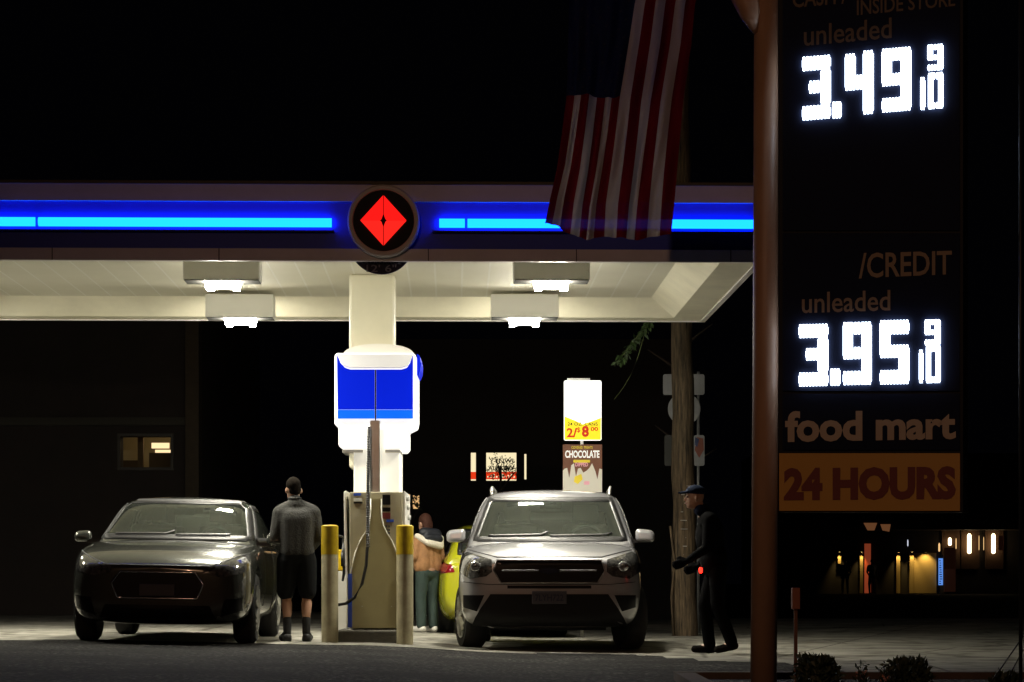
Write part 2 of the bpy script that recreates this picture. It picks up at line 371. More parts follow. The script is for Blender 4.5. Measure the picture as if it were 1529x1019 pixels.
# upright legs and centre post
for a, b in ((528, 548.5), (568, 597)):
    pbox('upright', CREAML, a, 640, b, 736, .02 if a < 550 else .021, .7, .012)
pbox('hose_post', STEEL, 552.5, 628, 567, 780, -.20, -.05, .004)
# bottle shaped panel
half = [(6.8, 640), (6.8, 745), (7.5, 772), (10, 785), (16, 797), (23, 808), (29, 822), (33.5, 838), (36.5, 856), (38, 876), (38, 938)]
def bottle(dx, y):
    Yb = py_+y; c = 561.5
    l = [(L0(c-h-dx, Yb), LZ(z, Yb)) for h, z in half]; r = [(L0(c+h+dx, Yb), LZ(z, Yb)) for h, z in half]
    return l, r
l, r = bottle(0, -.33)
MB().prism([*l[1:], *reversed(r[1:])], -.33, -.285).build('bottle_panel', OLIVE, pump)
tr = MB()
for side in bottle(1.0, -.33): tr.tube([(x, -.33, z) for x, z in side[1:-2]], .0065, 6)
tr.build('panel_trim', mat('white trim', (.85,.84,.75), .3), pump, True)
pbox('trim_strip', BLUE, 519.5, 857, 525.5, 937, -.345, -.27); pbox('trim_strip', BLUE, 592.5, 857, 599, 937, -.345, -.27)
# displays and stickers
pbox('display', mat('dark display', (.01,.012,.012), .15), 571, 739, 583, 754, -.292, -.278)
pbox('display', MATS['dark display'], 571, 758, 583, 764, -.293, -.278)
pbox('warning_label', mat('dark red label', (.15,.02,.02), .5), 571, 766, 583, 775, -.292, -.278)
pbox('sticker', mat('blue sticker', (.02,.08,.5), .4), 528, 736.5, 539, 740.5, -.291, -.278); pbox('sticker', MATS['blue sticker'], 577, 776, 588, 780, -.291, -.278)
mb = MB()
for i_ in range(3):
    for j_ in range(4): lbox(mb, 571.5+i_*4, 788+j_*5, 574.5+i_*4, 784.6+j_*5, -.292, -.278)
mb.build('keypad', mat('keypad grey', (.08,.08,.08), .5), pump)
pbox('card_slot', MATS['dark display'], 528, 752, 541, 750, -.292, -.278); pbox('notice_label', mat('white notice', (.6,.6,.55), .6), 528, 744, 540, 748.5, -.291, -.278)
pbox('door_seam', BLACK, 549.6, 737, 550.2, 800, -.2815, -.279); pbox('lock', STEEL, 527, 846, 530, 849, -.29, -.278)
for k_, (a_, b_) in enumerate(((540, 905), (584, 905))): pbox('panel_screw', STEEL, a_, b_, a_+1.3, b_+1.3, -.336, -.33)
# side bezels with nozzle boots, slightly splayed
for sg, a in ((-1, 519), (1, 604)):
    mb = MB(); 
    pts = [(L0(a), LZ(734)), (L0(a+sg*3.4), LZ(736)), (L0(a+sg*2.6), LZ(800)), (L0(a+sg*.5), LZ(862)), (L0(a-sg*3), LZ(864))]
    mb.prism(pts, -.25, .85); bz = mb.build('side_bezel', WHITE, pump, bevel=.006)
    for k, pyy in enumerate((745, 757, 772, 790)):
        MB().lathe([(.028, 0), (.032, .02), (.02, .035)], 12, 'x', (L0(a+sg*3), -.1+.2*k, LZ(pyy))).build('button', mat('pale grey rubber', (.5,.5,.48), .5), bz, True)
    noz = MB().tube([(L0(a+sg*3.2), -.18, LZ(812)), (L0(a+sg*5), -.2, LZ(830)), (L0(a+sg*2.5), -.21, LZ(852)), (L0(a+sg*5.5), -.2, LZ(868))], [.018,.026,.02,.012], 10)
    noz.box((L0(a+sg*5)-.02, -.23, LZ(846)), (L0(a+sg*5)+.02, -.17, LZ(826)))
    noz.build('nozzle', BLACK, pump, True)
# hose with ribbed sleeve
hp = []
for px, pyy in ((553.5,640),(553,690),(552.5,740),(552.5,790),(552,815),(550,845),(544,872),(533,892),(520,901),(508,903)):
    hp.append((px, pyy))
mb = MB(); pts = [(L0(a), -.40 if b > 700 else -.30, LZ(b)) for a, b in hp]
mb.tube(pts, .017, 10); mb.build('hose', BLACK, pump, True)
mb = MB()
for k in range(46):
    z = LZ(655+k*3.6); mb.lathe([(.014, z-.006), (.023, z-.002), (.023, z+.004), (.014, z+.008)], 10, 'z', (L0(553), -.40 if k > 10 else -.30, 0))
mb.build('hose_sleeve', mat('ribbed sleeve', (.12,.12,.12), .25), pump, True)
# lit topper
Yt = py_-.1
tp = MB()
prof = [(500, 531), (504, 528), (617, 528), (621, 531), (621, 625), (619, 634), (607, 640), (607, 666), (603, 671), (575, 671), (575, 634), (548, 634), (548, 671), (511, 671), (506, 666), (506, 640), (500, 634)]
tp.prism([(L0(a), LZ(b)) for a, b in reversed(prof)], -.05, 1.0)
top = tp.build('topper_housing', WLIT, pump, bevel=.012)
dm = MB(); r0 = 54/PS
dm.prism([(L0(564)+r0*math.cos(t), LZ(533)+.155*math.sin(t)**.7 if math.sin(t) > 0 else LZ(533)) for t in lin(0, math.pi, 24)], .15, .9)
dm.build('topper_dome', mat('cream dome', (.8,.78,.7), .4), top)
# curved upper lip above blue panels
mb = MB(); c0 = [(503,530),(508,540),(513,547),(524,551),(600,551),(610,547),(614,540),(618,530)]
mb.prism([(L0(a), LZ(b)) for a, b in reversed(c0)], -.085, -.052); mb.build('topper_lip', mat('pale lip', (.8,.8,.8), .4, emit=(1,.98,.92), es=.35), top, bevel=.01)
for sg in (-1, 1):
    if sg < 0: pol = [(504,530),(509,543),(516,550.5),(524,553),(560,553),(560,612.5),(505,612.5)]; st = [(505,613),(560,613),(560,626),(505,626)]
    else: pol = [(617,530),(613,543),(608,550.5),(600,553),(562.5,553),(562.5,612.5),(617,612.5)]; st = [(562.5,613),(617,613),(617,626),(562.5,626)]
    MB().prism([(L0(a), LZ(b)) for a, b in pol], -.08, -.052).build('blue_panel', BLIT, top)
    MB().prism([(L0(a), LZ(b)) for a, b in st], -.08, -.052).build('light_blue_stripe', BLIT2, top)
MB().prism([(L0(a), LZ(b)) for a, b in ((560.3,553),(562.2,553),(562.2,632),(560.3,632))], -.075, -.051).build('panel_seam', BLACK, top)
MB().prism([(L0(a), LZ(b)) for a, b in ((622,527),(626,530),(628,541),(627,552),(624,560),(622,560))], .1, .8).build('blue_end_cap', BLIT, top, bevel=.01)
for a, b in ((511,548),(575,603)):
    pbox('clear_skirt', mat('frosted skirt', (.55,.53,.48), .2), a, 671.5, b-6, 676, .0, .6, parent=top)
# island kerb
isl = MB(); lbox(isl, 503, 941, 594, 962, -.5, 1.6, py_-.4)
o = isl.build('pump_island', mat('dark island block', (.07,.065,.05), .85, noise=.3, nscale=12, bump=.3), bevel=.02, loc=(pc, py_, gz)); tag(o, 'low dark concrete island block that the fuel pump stands on', 'pump island')
# bollards
YB = 25.3
def bollard(px, label):
    x = X(px, YB); b = thing('bollard', label, 'bollard', (x, YB, G(x)-.01), 0, 'bollards guarding the pump island')
    zt = Z(786, YB)-G(x)+.01; zy = Z(828, YB)-G(x)+.01; r = .088
    MB().lathe([(r, -.05), (r, zy)], 28).build('post', mat('bollard cream', (.40,.36,.23), .45, noise=.3, nscale=6, bump=.1), b, 'auto')
    MB().lathe([(r+.002, zy-.001), (r+.002, zt), (r-.02, zt+.012), (.01, zt+.016)], 28).build('yellow_sleeve', mat('yellow sleeve', (.45,.31,.008), .4, noise=.25, nscale=7), b, 'auto')
    return b
bl = bollard(492.5, 'yellow topped bollard on the left of the pump, beside the man')
MB().tube([(0,0,1.14),(0,0,1.20)], .02).build('cap_bolt', MATS['yellow sleeve'], bl)
bollard(604.5, 'yellow topped bollard on the right of the pump, before the woman')
# squeegee bin
bx_ = thing('service_bin', 'yellow and white windscreen wash bin between left bollard and pump', 'bin', (X(512,26.6), 26.6, G(-1.8)))
s_ = 3610/26.6
MB().box((-.06,-.1,.05),(.055,.15,.76)).build('body', WHITE, bx_, bevel=.01)
MB().box((-.062,-.104,.76),(.057,.154,.99)).build('lid', mat('yellow lid', (.75,.5,.01), .4), bx_, bevel=.01)
MB().box((-.08,-.12,-.01),(.075,.17,.05)).build('base', mat('bin base', (.4,.38,.33), .7), bx_)
MB().tube([(.0,.02,.99),(.0,.02,1.13)], .012).tube([(.0,.02,1.13),(-.06,.02,1.15)], .014).build('squeegee', BLACK, bx_)

# ------------------------------------------------------------------ price sign
SY = 17.0; sa = R(19); spx = X(1160, SY)
nrm = Vector((-math.sin(sa), -math.cos(sa), 0)); org = Vector((spx, SY, 0)); tdir = Vector((math.cos(sa), -math.sin(sa), 0))
def SP(px, py, off=0):      # a point of the sign's own face (front towards the road)
    d = Vector(((px-CX)/F, 1, (HY-py)/F)); o = Vector((0, 0, CH)); pl = org
    t = (pl-o).dot(nrm)/d.dot(nrm); p = o+d*t+nrm*off; return p
sg0 = thing('price_sign', 'tall black roadside fuel price sign with glowing white prices and 24 HOURS panel', 'price sign', (0,0,0))
def sbox(name, m, x0, y1, x1, y0, o0, o1, parent=sg0):
    a = [SP(x0,y1,0), SP(x1,y1,0), SP(x1,y0,0), SP(x0,y0,0)]
    vs = [p+nrm*o0 for p in a]+[p+nrm*o1 for p in a]
    return MB().add(vs, [(0,1,2,3),(4,7,6,5),(0,4,5,1),(1,5,6,2),(2,6,7,3),(3,7,4,0)]).build(name, m, parent)
FACE = mat('black sign face', (.010,.014,.034), .8, spec=.1)
z_top = -160
sbox('cabinet', mat('sign cabinet', (.008,.008,.009), .6, spec=.2), 1161, z_top, 1437, 765, -.25, -.03)
for y1, y0 in ((z_top, 344), (348, 584), (588, 672)):
    sbox('face_panel', FACE, 1168, y1, 1432.5, y0, -.029, -.012)
SIGNW = mat('cream lettering', (.46,.38,.30), .6)
def stext(mb, body, quad, offset=0, off=-.008, space=1.0):
    (x0,y0),(x1,y1),(x2,y2),(x3,y3) = quad   # bl, br, tr, tl
    def f(u, v):
        px = (1-v)*((1-u)*x0+u*x1)+v*((1-u)*x3+u*x2); pyy = (1-v)*((1-u)*y0+u*y1)+v*((1-u)*y3+u*y2)
        return SP(px, pyy, off)
    add_text(mb, body, f, offset, space=space)
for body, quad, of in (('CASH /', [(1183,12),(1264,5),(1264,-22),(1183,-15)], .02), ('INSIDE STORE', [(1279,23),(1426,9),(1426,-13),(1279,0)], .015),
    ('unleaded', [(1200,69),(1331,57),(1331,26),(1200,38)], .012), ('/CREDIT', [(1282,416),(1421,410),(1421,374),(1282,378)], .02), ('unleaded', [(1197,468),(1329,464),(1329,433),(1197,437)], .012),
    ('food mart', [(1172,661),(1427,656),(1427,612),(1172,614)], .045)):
    mb = MB(); stext(mb, body, quad, of*.8); mb.build('lettering', SIGNW if 'food' in body else (mat('weathered lettering', (.27,.20,.14), .7) if quad[0][1] > 300 else mat('dull lettering', (.12,.085,.06), .7)), sg0)  # higher lines get darker colours, painting in the lamplight fading up the sign
sbox('hours_panel', mat('yellow hours panel', (.52,.27,.03), .5), 1163, 677, 1433, 763, -.029, -.010)
mb = MB(); stext(mb, '24 HOURS', [(1170,748),(1427,746),(1427,696),(1170,699)], .055, -.005); mb.build('hours_lettering', mat('maroon lettering', (.16,.02,.015), .6), sg0)
LED = emis('white led', (.72, .84, 1), 9)
DISP = mat('display panel', (.02,.03,.09), .8, spec=.1)
SEG = {'3': [(0,0,1,.215),(.66,.2,1,.8),(.24,.39,1,.58),(0,.785,1,1)], '4': [(0,.03,.36,.60),(0,.375,1,.60),(.64,0,1,1)],
       '9': [(0,0,1,.19),(0,0,.33,.585),(.66,0,1,1),(0,.40,1,.585),(0,.785,1,1)], '5': [(0,0,1,.215),(0,0,.34,.58),(.66,.39,1,1),(0,.39,1,.585),(0,.785,1,1)],
       '0': [(0,0,1,.17),(0,0,.31,1),(.69,0,1,1),(0,.84,1,1)], '1': [(.0,0,1,1)], '.': [(0,0,1,1)]}
def slab(mb, x0,y0,x1,y1, dy, o=.006):
    q = [(x0,y0+dy(x0)),(x1,y0+dy(x1)),(x1,y1+dy(x1)),(x0,y1+dy(x0))]
    a = [SP(x,y,-.010) for x,y in q]+[SP(x,y,o) for x,y in q]
    mb.add(a, [(0,1,2,3),(4,7,6,5),(0,4,5,1),(1,5,6,2),(2,6,7,3),(3,7,4,0)])
def digit(ch, x0, y0, x1, y1, slope, parent, pitch=5.0):
    mb = MB(); w = x1-x0; h = y1-y0; dy = lambda x: slope*(x-x0)
    for a, b, c, d in SEG[ch]:
        X0, X1, Y0, Y1 = x0+a*w, x0+c*w, y0+b*h, y0+d*h
        e_ = min(4.6, (Y1-Y0)*.27) if ch != '.' else 2.5
        slab(mb, X0, Y0+e_, X1, Y1-e_, dy)
        n = max(2, round((X1-X0)/pitch)); p = (X1-X0)/n
        for k in range(n):
            xa = X0+k*p+p*.2; slab(mb, xa, Y0, xa+p*.5, Y1, dy, .007)
    return mb.build('digit', LED, parent)
for row in ((('3',1198,86,1240,180),('.',1243,153,1256,177),('4',1262,79,1304,173),('9',1317,74,1360,168),('9',1385,68,1408,106),('1',1374.5,116,1381,164),('0',1386,110,1408,163), -.085),
            (('3',1193,485,1236,577),('.',1240,551,1254,576),('9',1259,482,1301,575),('5',1314,479,1357,574),('9',1381,478,1404,516),('1',1372.5,523,1378,572),('0',1383,516,1404,572), -.02)):
    sl_ = row[-1]; ds = row[:-1]
    pd = sg0
    for d in ds: digit(*d, sl_ if d[0] != '1' else 0, pd)
# pole
PB = (1122, 1160)
pxc = 1141; r_ = 19/F*SY
MB().tube([(X(1140.5,SY), SY+.02, -.2), (X(1143.5,SY), SY+.02, 2.2), (X(1144.5,SY), SY+.02, 5.4)], [r_*1.05, r_, r_*.93], 32).build('pole', mat('tan painted pole', (.40,.24,.15), .5, noise=.22, nscale=3, bump=.08, bscale=12, stretch=(1,1,.4)), sg0, True)
MB().tube([(X(1112,SY)-.04, SY-.02, Z(-25,SY)), (X(1120,SY), SY-.02, Z(22,SY)), (X(1128,SY), SY-.02, Z(50,SY))], [.11,.075,.02], 20).build('flag_bracket', MATS['tan painted pole'], sg0, True)
lowbox = thing('meter_box', 'small dull red box on a thin post beside the sign pole', 'meter box', (X(1188,17.3), 17.3, G(3)))
MB().box((-.012,-.012,-.05),(.012,.012,Z(905,17.3)+.15)).build('post', mat('rusty post', (.16,.07,.04), .7, noise=.3), lowbox)
MB().box((-.028,-.04,Z(910,17.3)+.15),(.028,.04,Z(878,17.3)+.15)).build('box', mat('dull red paint', (.28,.09,.05), .55, noise=.2), lowbox, bevel=.004)
eb = thing('edge_post', 'slim dark metal post at the far right with two stay wires', 'post', (X(1524,15), 15, G(4)))
MB().tube([(0,0,-.05),(0,0,4.6)], .012, 8).build('upright', BLACK, eb, True)
for k, (a, b) in enumerate(((1478, 952), (1500, 972))):
    MB().tube([(X(1528,15.2)-eb.location.x, .2, Z(b-2,15.2)+.15), (X(a,15.2)-eb.location.x, .2, Z(1022,15.2)+.15)], .005, 6).build('stay_wire', BLACK, eb, True)

# ------------------------------------------------------------------ flag
FY = 18.4
rows = [(-14, 851, 953, 1043), (0, 850, 949, 1040), (60, 848, 940, 1034), (110, 847, 932, 1026), (147, 845, 926, 1020), (200, 838, 920, 1014), (250, 831, 913, 1009), (300, 820, 905, 1005), (345, 812, 902, 1001)]
def frow(py):
    for a, b in zip(rows, rows[1:]):
        if py <= b[0]:
            t = (py-a[0])/(b[0]-a[0]); return [a[i]+(b[i]-a[i])*t for i in (1,2,3)]
    return list(rows[-1][1:])
NU, NV = 78, 64
def fpt(u, v):     # u across stripes 0..1, v down
    py = -14+v*(344+14)
    l, c, r = frow(py); cu = 7/13
    px = l+(c-l)*(u/cu)**1.0 if u < cu else c+(r-c)*((u-cu)/(1-cu))
    fold = math.sin(u*19+v*2.2)*.5+math.sin(u*41-v*3)*.18
    px += fold*4.5*v
    py2 = py+(v**6)*(5*smooth(.0,.55,u)-18*(1-smooth(0,.25,u))*.7+6*math.sin(u*math.pi))
    Y = FY+(.075*math.sin(u*15+v*3+.8*math.sin(v*4))*(.35+v)+.03*math.sin(u*34-v*6)+.018*math.sin(u*61+v*9)*(.2+v))+ .12*u
    return Vector((X(px, FY), Y, Z(py2, FY)))
def cloth(name, c):
    m, t, b = nt(name); N = t.nodes.new; L = t.links.new
    t.nodes.remove(b); o = t.nodes['Material Output']
    d = N('ShaderNodeBsdfDiffuse'); d.inputs[0].default_value = (*c, 1); tl = N('ShaderNodeBsdfTranslucent'); tl.inputs[0].default_value = (*c, 1)
    tp_ = N('ShaderNodeBsdfTransparent')
    w = N('ShaderNodeTexNoise'); w.inputs['Scale'].default_value = 60; bp = N('ShaderNodeBump'); bp.inputs['Strength'].default_value = .3; bp.inputs['Distance'].default_value = .003
    tc = N('ShaderNodeTexCoord'); L(tc.outputs['Object'], w.inputs[0]); L(w.outputs[0], bp.inputs['Height']); L(bp.outputs[0], d.inputs['Normal'])
    m1 = N('ShaderNodeMixShader'); m1.inputs[0].default_value = .35; L(d.outputs[0], m1.inputs[1]); L(tl.outputs[0], m1.inputs[2])
    m2 = N('ShaderNodeMixShader'); m2.inputs[0].default_value = .003; L(m1.outputs[0], m2.inputs[1]); L(tp_.outputs[0], m2.inputs[2]); L(m2.outputs[0], o.inputs[0])
    return m
FM = [cloth('flag red', (.15,.008,.012)), cloth('flag white', (.46,.42,.37)), cloth('flag blue', (.014,.02,.05)), cloth('flag star', (.04,.04,.055))]
mb = MB(); vs = [fpt(i/NU, j/NV) for j in range(NV+1) for i in range(NU+1)]
mb.v = [tuple(p) for p in vs]
for j in range(NV):
    for i in range(NU):
        s = int((i+.5)/NU*13); mi = 2 if (s < 7 and (j+.5)/NV < .445) else (0 if s % 2 == 0 else 1)
        k = j*(NU+1)+i; mb.f.append((k, k+1, k+NU+2, k+NU+1)); mb.m.append(mi)
for a in range(9):         # star rows
    for b in range(11):
        if (a+b) % 2: continue
        cu = (a+1)/10*7/13; cv = .01+(b+.7)/11.6*.43
        n = []
        for k in range(10):
            rr = .018 if k % 2 == 0 else .007; t = math.pi/2+k*math.pi/5
            n.append(fpt(cu+rr*math.cos(t), cv+rr*math.sin(t)*.5)+Vector((0,-.004,0)))
        mb.add(n, [tuple(range(10))], 3)
fl = mb.build('flag', FM, smoothed=True)
tag(fl, 'stars and stripes flag hanging with vertical stripes in front of the canopy', 'flag')
fp = MB().tube([(X(846,FY), FY+.06, Z(-18,FY)), (X(1130,FY), FY-.3, Z(-30,FY)-.0)], .014, 10).build('flag_staff', GREY, None, True); tag(fp, 'thin staff above the frame that carries the flag', 'flagpole')

# ------------------------------------------------------------------ vehicles
def subd(mb, lv):
    o = mb.build('tmp', BLACK); m = o.modifiers.new('s', 'SUBSURF'); m.levels = lv; m.render_levels = lv
    me = evalmesh(o); bpy.data.objects.remove(o); return me
def loft(secs):
    n = len(secs[0]); mb = MB(); N2 = 2*(n-1)
    vs = []
    for y, half in [(s[0][0], s) for s in secs]:
        ring = [(p[1], p[0], p[2]) for p in half]+[(-p[1], p[0], p[2]) for p in reversed(half[1:-1])]
        vs += ring
    fs = [(i*N2+j, i*N2+(j+1) % N2, (i+1)*N2+(j+1) % N2, (i+1)*N2+j) for i in range(len(secs)-1) for j in range(N2)]
    for base in (0, (len(secs)-1)*N2):
        for i in range(n-1):
            a = base+i; b = base+i+1; c = base+(N2-i-1) % N2; d = base+(N2-i) % N2
            if i == 0: fs.append((a, b, base+N2-1))
            elif i == n-2: fs.append((a, b, base+N2-i))
            else: fs.append((a, b, base+N2-i-1, base+N2-i))
    return mb.add(vs, fs)
def inpoly(x, y, P):
    c = False; n = len(P)
    for i in range(n):
        x0, y0 = P[i]; x1, y1 = P[i-1]
        if (y0 > y) != (y1 > y) and x < (x1-x0)*(y-y0)/(y1-y0)+x0: c = not c
    return c
def bvh_of(me): return BVHTree.FromPolygons([v.co for v in me.vertices], [tuple(p.vertices) for p in me.polygons])
VIEW = {'front': (Vector((0,-9,0)), Vector((0,1,0))), 'rear': (Vector((0,12,0)), Vector((0,-1,0))), 'right': (Vector((-5,0,0)), Vector((1,0,0))), 'left': (Vector((5,0,0)), Vector((-1,0,0)))}
def cast(bv, view, a, b, off):
    o, d = VIEW[view]
    p = Vector((a, o.y, b)) if view in ('front', 'rear') else Vector((o.x, a, b))
    h = bv.ray_cast(p, d)
    if h[0] is None: return None
    n = h[1]
    if n.dot(d) > 0: n = -n
    return h[0]+n*off
def dens(P, st, closed=True):
    out = []; n = len(P)
    for i in range(n if closed else n-1):
        a = Vector(P[i]); b = Vector(P[(i+1) % n]); k = max(1, int((b-a).length/st))
        out += [tuple(a+(b-a)*j/k) for j in range(k)]
    if not closed: out.append(tuple(P[-1]))
    return out
def patch(bv, view, P, m, name, parent, off=.006, st=.04, rings=7, depth=.03, inner=None):
    P = dens(P, st); cx = sum(p[0] for p in P)/len(P); cy = sum(p[1] for p in P)/len(P); n = len(P)
    mb = MB(); vs = []; last = None
    def put(a, b, of):
        nonlocal last
        q = cast(bv, view, a, b, of)
        if q is None: q = last or Vector((a, 0, b))
        last = q; return q
    for a, b in P: vs.append(put(a, b, -depth))
    for k in range(rings):
        t = 1-k/rings
        for a, b in P: vs.append(put(cx+(a-cx)*t, cy+(b-cy)*t, off))
    vs.append(put(cx, cy, off))
    fs = [(k*n+i, k*n+(i+1) % n, (k+1)*n+(i+1) % n, (k+1)*n+i) for k in range(rings) for i in range(n)]
    fs += [(rings*n+i, rings*n+(i+1) % n, (rings+1)*n) for i in range(n)]
    return mb.add(vs, fs).build(name, m, parent, 'auto')
def ribbon(bv, view, P, w, m, name, parent, off=.006, closed=True, st=.03):
    P = dens(P, st, closed); n = len(P); A = []; B = []
    for i in range(n):
        a = Vector(P[i-1] if (closed or i) else P[0]); b = Vector(P[(i+1) % n] if (closed or i < n-1) else P[-1])
        d = (b-a).normalized(); nn = Vector((-d.y, d.x))*w/2; p = Vector(P[i])
        q0 = cast(bv, view, *(p+nn), off); q1 = cast(bv, view, *(p-nn), off)
        if q0 is None or q1 is None: continue
        A.append(q0); B.append(q1)
    k = len(A)
    if k < 3: return
    fs = [(i, (i+1) % k, (i+1) % k+k, i+k) for i in range(k if closed else k-1)]
    o = MB().add(A+B, fs).build(name, m, parent, True)
    s = o.modifiers.new('solid', 'SOLIDIFY'); s.thickness = .008; s.offset = 0
    return o
def make_wheel(parent, x, y, r, w, side, steer=0, rimc=None):
    wh = MB()
    pr = [(r*.62, -w/2*.9), (r*.9, -w/2), (r*.985, -w/2*.75), (r, -w/2*.4), (r, w/2*.4), (r*.985, w/2*.75), (r*.9, w/2), (r*.62, w/2*.9)]
    wh.lathe(pr, 40, 'x'); t = wh.build('wheel', RUBBER, parent, 'auto')
    t.location = (x, y, r); t.rotation_euler = (0, 0, steer)
    rm = MB(); s = side
    rm.lathe([(r*.64, s*w*.46), (r*.66, s*w*.5), (r*.60, s*w*.5), (r*.57, s*w*.3), (r*.56, s*w*.3)], 40, 'x')
    for k in range(5):
        for dd in (-.16, .16):
            a = 2*math.pi*k/5+dd
            rm.tube([(s*w*.47, .04*r*math.cos(a), .04*r*math.sin(a)), (s*w*.45, r*.6*math.cos(a), r*.6*math.sin(a))], [.035, .024], 6)
    rm.lathe([(.07, s*w*.4), (.065, s*w*.5), (.03, s*w*.52)], 20, 'x')
    rm.build('rim', rimc or STEEL, t, 'auto')
    return t
def make_car(name, label, cat, loc, rz, C, group=None):
    root = thing(name, label, cat, loc, rz, group)
    paint = C['paint']
    secs = []
    for (y, zb, ws, wm, zm, wsh, zsh, zt) in C['low']:
        secs.append([(y, 0, zb), (y, ws*.8, zb), (y, ws, zb+.05), (y, wm, zm-.12), (y, wm, zm+.08), (y, wsh, zsh), (y, wsh-.13, zsh+(zt-zsh)*.55), (y, wsh*.45, zt-.008), (y, 0, zt)])
    low = subd(loft(secs), 3)
    o = finish('tmp', low)
    for (wx, wy) in ((1, C['axf']), (-1, C['axf']), (1, C['axr']), (-1, C['axr'])):
        cut = MB().lathe([(C['wr']+.055, wx*.52), (C['wr']+.055, wx*1.3)], 40, 'x', (0, wy, C['wr']+.01)).build('cut', BLACK)
        b = o.modifiers.new('b', 'BOOLEAN'); b.operation = 'DIFFERENCE'; b.object = cut; b.solver = 'EXACT'; o['c%d%d' % (wx, wy*10)] = 1
    low2 = evalmesh(o)
    for q_ in [x for x in bpy.data.objects if x.name.startswith('cut')]: bpy.data.objects.remove(q_)
    bpy.data.objects.remove(o)
    low2.materials.clear(); low2.materials.append(paint)
    finish('body', low2, root, 'auto')
    bl_ = bvh_of(low)
    secs = []
    for (y, zb, wb, wr, zr) in C['cab']:
        dz = zr-zb
        secs.append([(y, 0, zb), (y, wb, zb), (y, wb-(wb-wr)*.12, zb+dz*.12), (y, wb-(wb-wr)*.55, zb+dz*.55), (y, wr, zr-min(.07, dz*.25)), (y, wr-.11, zr-min(.02, dz*.1)), (y, wr*.4, zr), (y, 0, zr+.006)])
    gm = subd(loft(secs), 4); bg = bvh_of(gm)
    bm = bmesh.new(); bm.from_mesh(gm); glassf = {}
    for f in bm.faces:
        c = f.calc_center_median(); n = f.normal
        for wn, (view, P) in C['glass'].items():
            d = VIEW[view][1]
            if n.dot(d) < -.12:
                a, b = (c.x, c.z) if view in ('front', 'rear') else (c.y, c.z)
                if inpoly(a, b, P): glassf.setdefault(wn, []).append(f); break
    gone = []
    for wn, fs in glassf.items():
        vs = []; idx = {}; ff = []
        for f in fs:
            k = []
            for v in f.verts:
                if v not in idx: idx[v] = len(vs); vs.append(tuple(v.co))
                k.append(idx[v])
            ff.append(tuple(k))
        MB().add(vs, ff).build('windscreen' if 'wind' in wn else ('rear_window' if 'rear' in wn else 'side_window'), C['glassm'] if 'wind' in wn else C['glasss'], root, True)
        gone += fs
    bmesh.ops.delete(bm, geom=gone, context='FACES')
    me = bpy.data.meshes.new('cabin'); bm.to_mesh(me); bm.free(); me.materials.clear(); me.materials.append(paint)
    ro = finish('roof', me, root, True)
    sl = ro.modifiers.new('s', 'SOLIDIFY'); sl.thickness = .03; sl.offset = -1
    for wn, (view, P) in C['glass'].items():
        ribbon(bg, view, P, .05, BLACK, 'window_seal', root, .004)
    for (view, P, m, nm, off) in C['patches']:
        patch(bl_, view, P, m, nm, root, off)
    for (view, P, w, m, nm, off, cl) in C['ribbons']:
        ribbon(bl_, view, P, w, m, nm, root, off, cl)
    for (view, P, w, m, nm, off, cl) in C.get('gribbons', []):
        ribbon(bg, view, P, w, m, nm, root, off, cl)
    # interior
    ib = mat('seat fabric', (.10,.10,.085), .8)
    zb = C['belt']; MB().box((-.66, C['dash'], zb-.1), (.66, C['dash']+.35, zb+.03)).build('dashboard', BLACK, root, bevel=.04)
    for sx in (-.36, .36):
        for yy in (C['dash']+1.05, C['dash']+1.95):
            st = MB().box((sx-.24, yy, zb-.25), (sx+.24, yy+.12, zb+.22)).build('seat', ib, root, bevel=.05)
            MB().box((sx-.13, yy+.01, zb+.25), (sx+.13, yy+.1, zb+.42)).tube([(sx-.06, yy+.05, zb+.2), (sx-.06, yy+.05, zb+.27)], .008).tube([(sx+.06, yy+.05, zb+.2), (sx+.06, yy+.05, zb+.27)], .008).build('headrest', ib, st, bevel=.03)
    ring = [( .36+.17*math.cos(t), C['dash']+.42+.05*math.sin(t), zb+.02+.16*math.sin(t)) for t in lin(0, 2*math.pi, 24)]
    MB().tube(ring, .016, 8).build('steering_wheel', BLACK, root, True)
    MB().box((-.11, C['mir'][0], C['mir'][1]-.035), (.11, C['mir'][0]+.03, C['mir'][1]+.035)).build('rear_view_mirror', BLACK, root, bevel=.01)
    # mirrors
    mx, my, mz, mw, mh = C['wing']
    for s in (-1, 1):
        a_, b_ = sorted((s*mx, s*(mx+mw)))
        wmb = MB().add([(a_, my, mz-mh*.38), (b_, my, mz-mh*.38), (b_, my+.13, mz-mh*.42), (a_, my+.13, mz-mh*.42), (a_+.02*(s<0)+0, my+.02, mz+mh*(.5 if s > 0 else .34)), (b_-.02*(s>0), my+.02, mz+mh*(.34 if s > 0 else .5)), (b_, my+.13, mz+mh*(.4 if s > 0 else .5)), (a_, my+.13, mz+mh*(.5 if s > 0 else .4))], [(0,3,2,1),(4,5,6,7),(0,1,5,4),(1,2,6,5),(2,3,7,6),(3,0,4,7)])
        wm_ = wmb.build('wing_mirror', paint, root, 'auto'); bv_ = wm_.modifiers.new('bevel', 'BEVEL'); bv_.width = .045; bv_.segments = 5
        for pp in wm_.data.polygons: pp.use_smooth = True
        MB().box((s*(mx-.1) if s > 0 else s*(mx+.05), my+.04, mz-mh*.45), (s*(mx+.05) if s > 0 else s*(mx-.1), my+.11, mz-mh*.2)).build('mirror_stalk', BLACK, wm_)
    for (wx, s) in ((C['tr']/2, 1), (-C['tr']/2, -1)):
        make_wheel(root, wx, C['axf'], C['wr'], .22, s, C.get('steer', 0), C.get('rim')); make_wheel(root, wx, C['axr'], C['wr'], .22, s, 0, C.get('rim'))
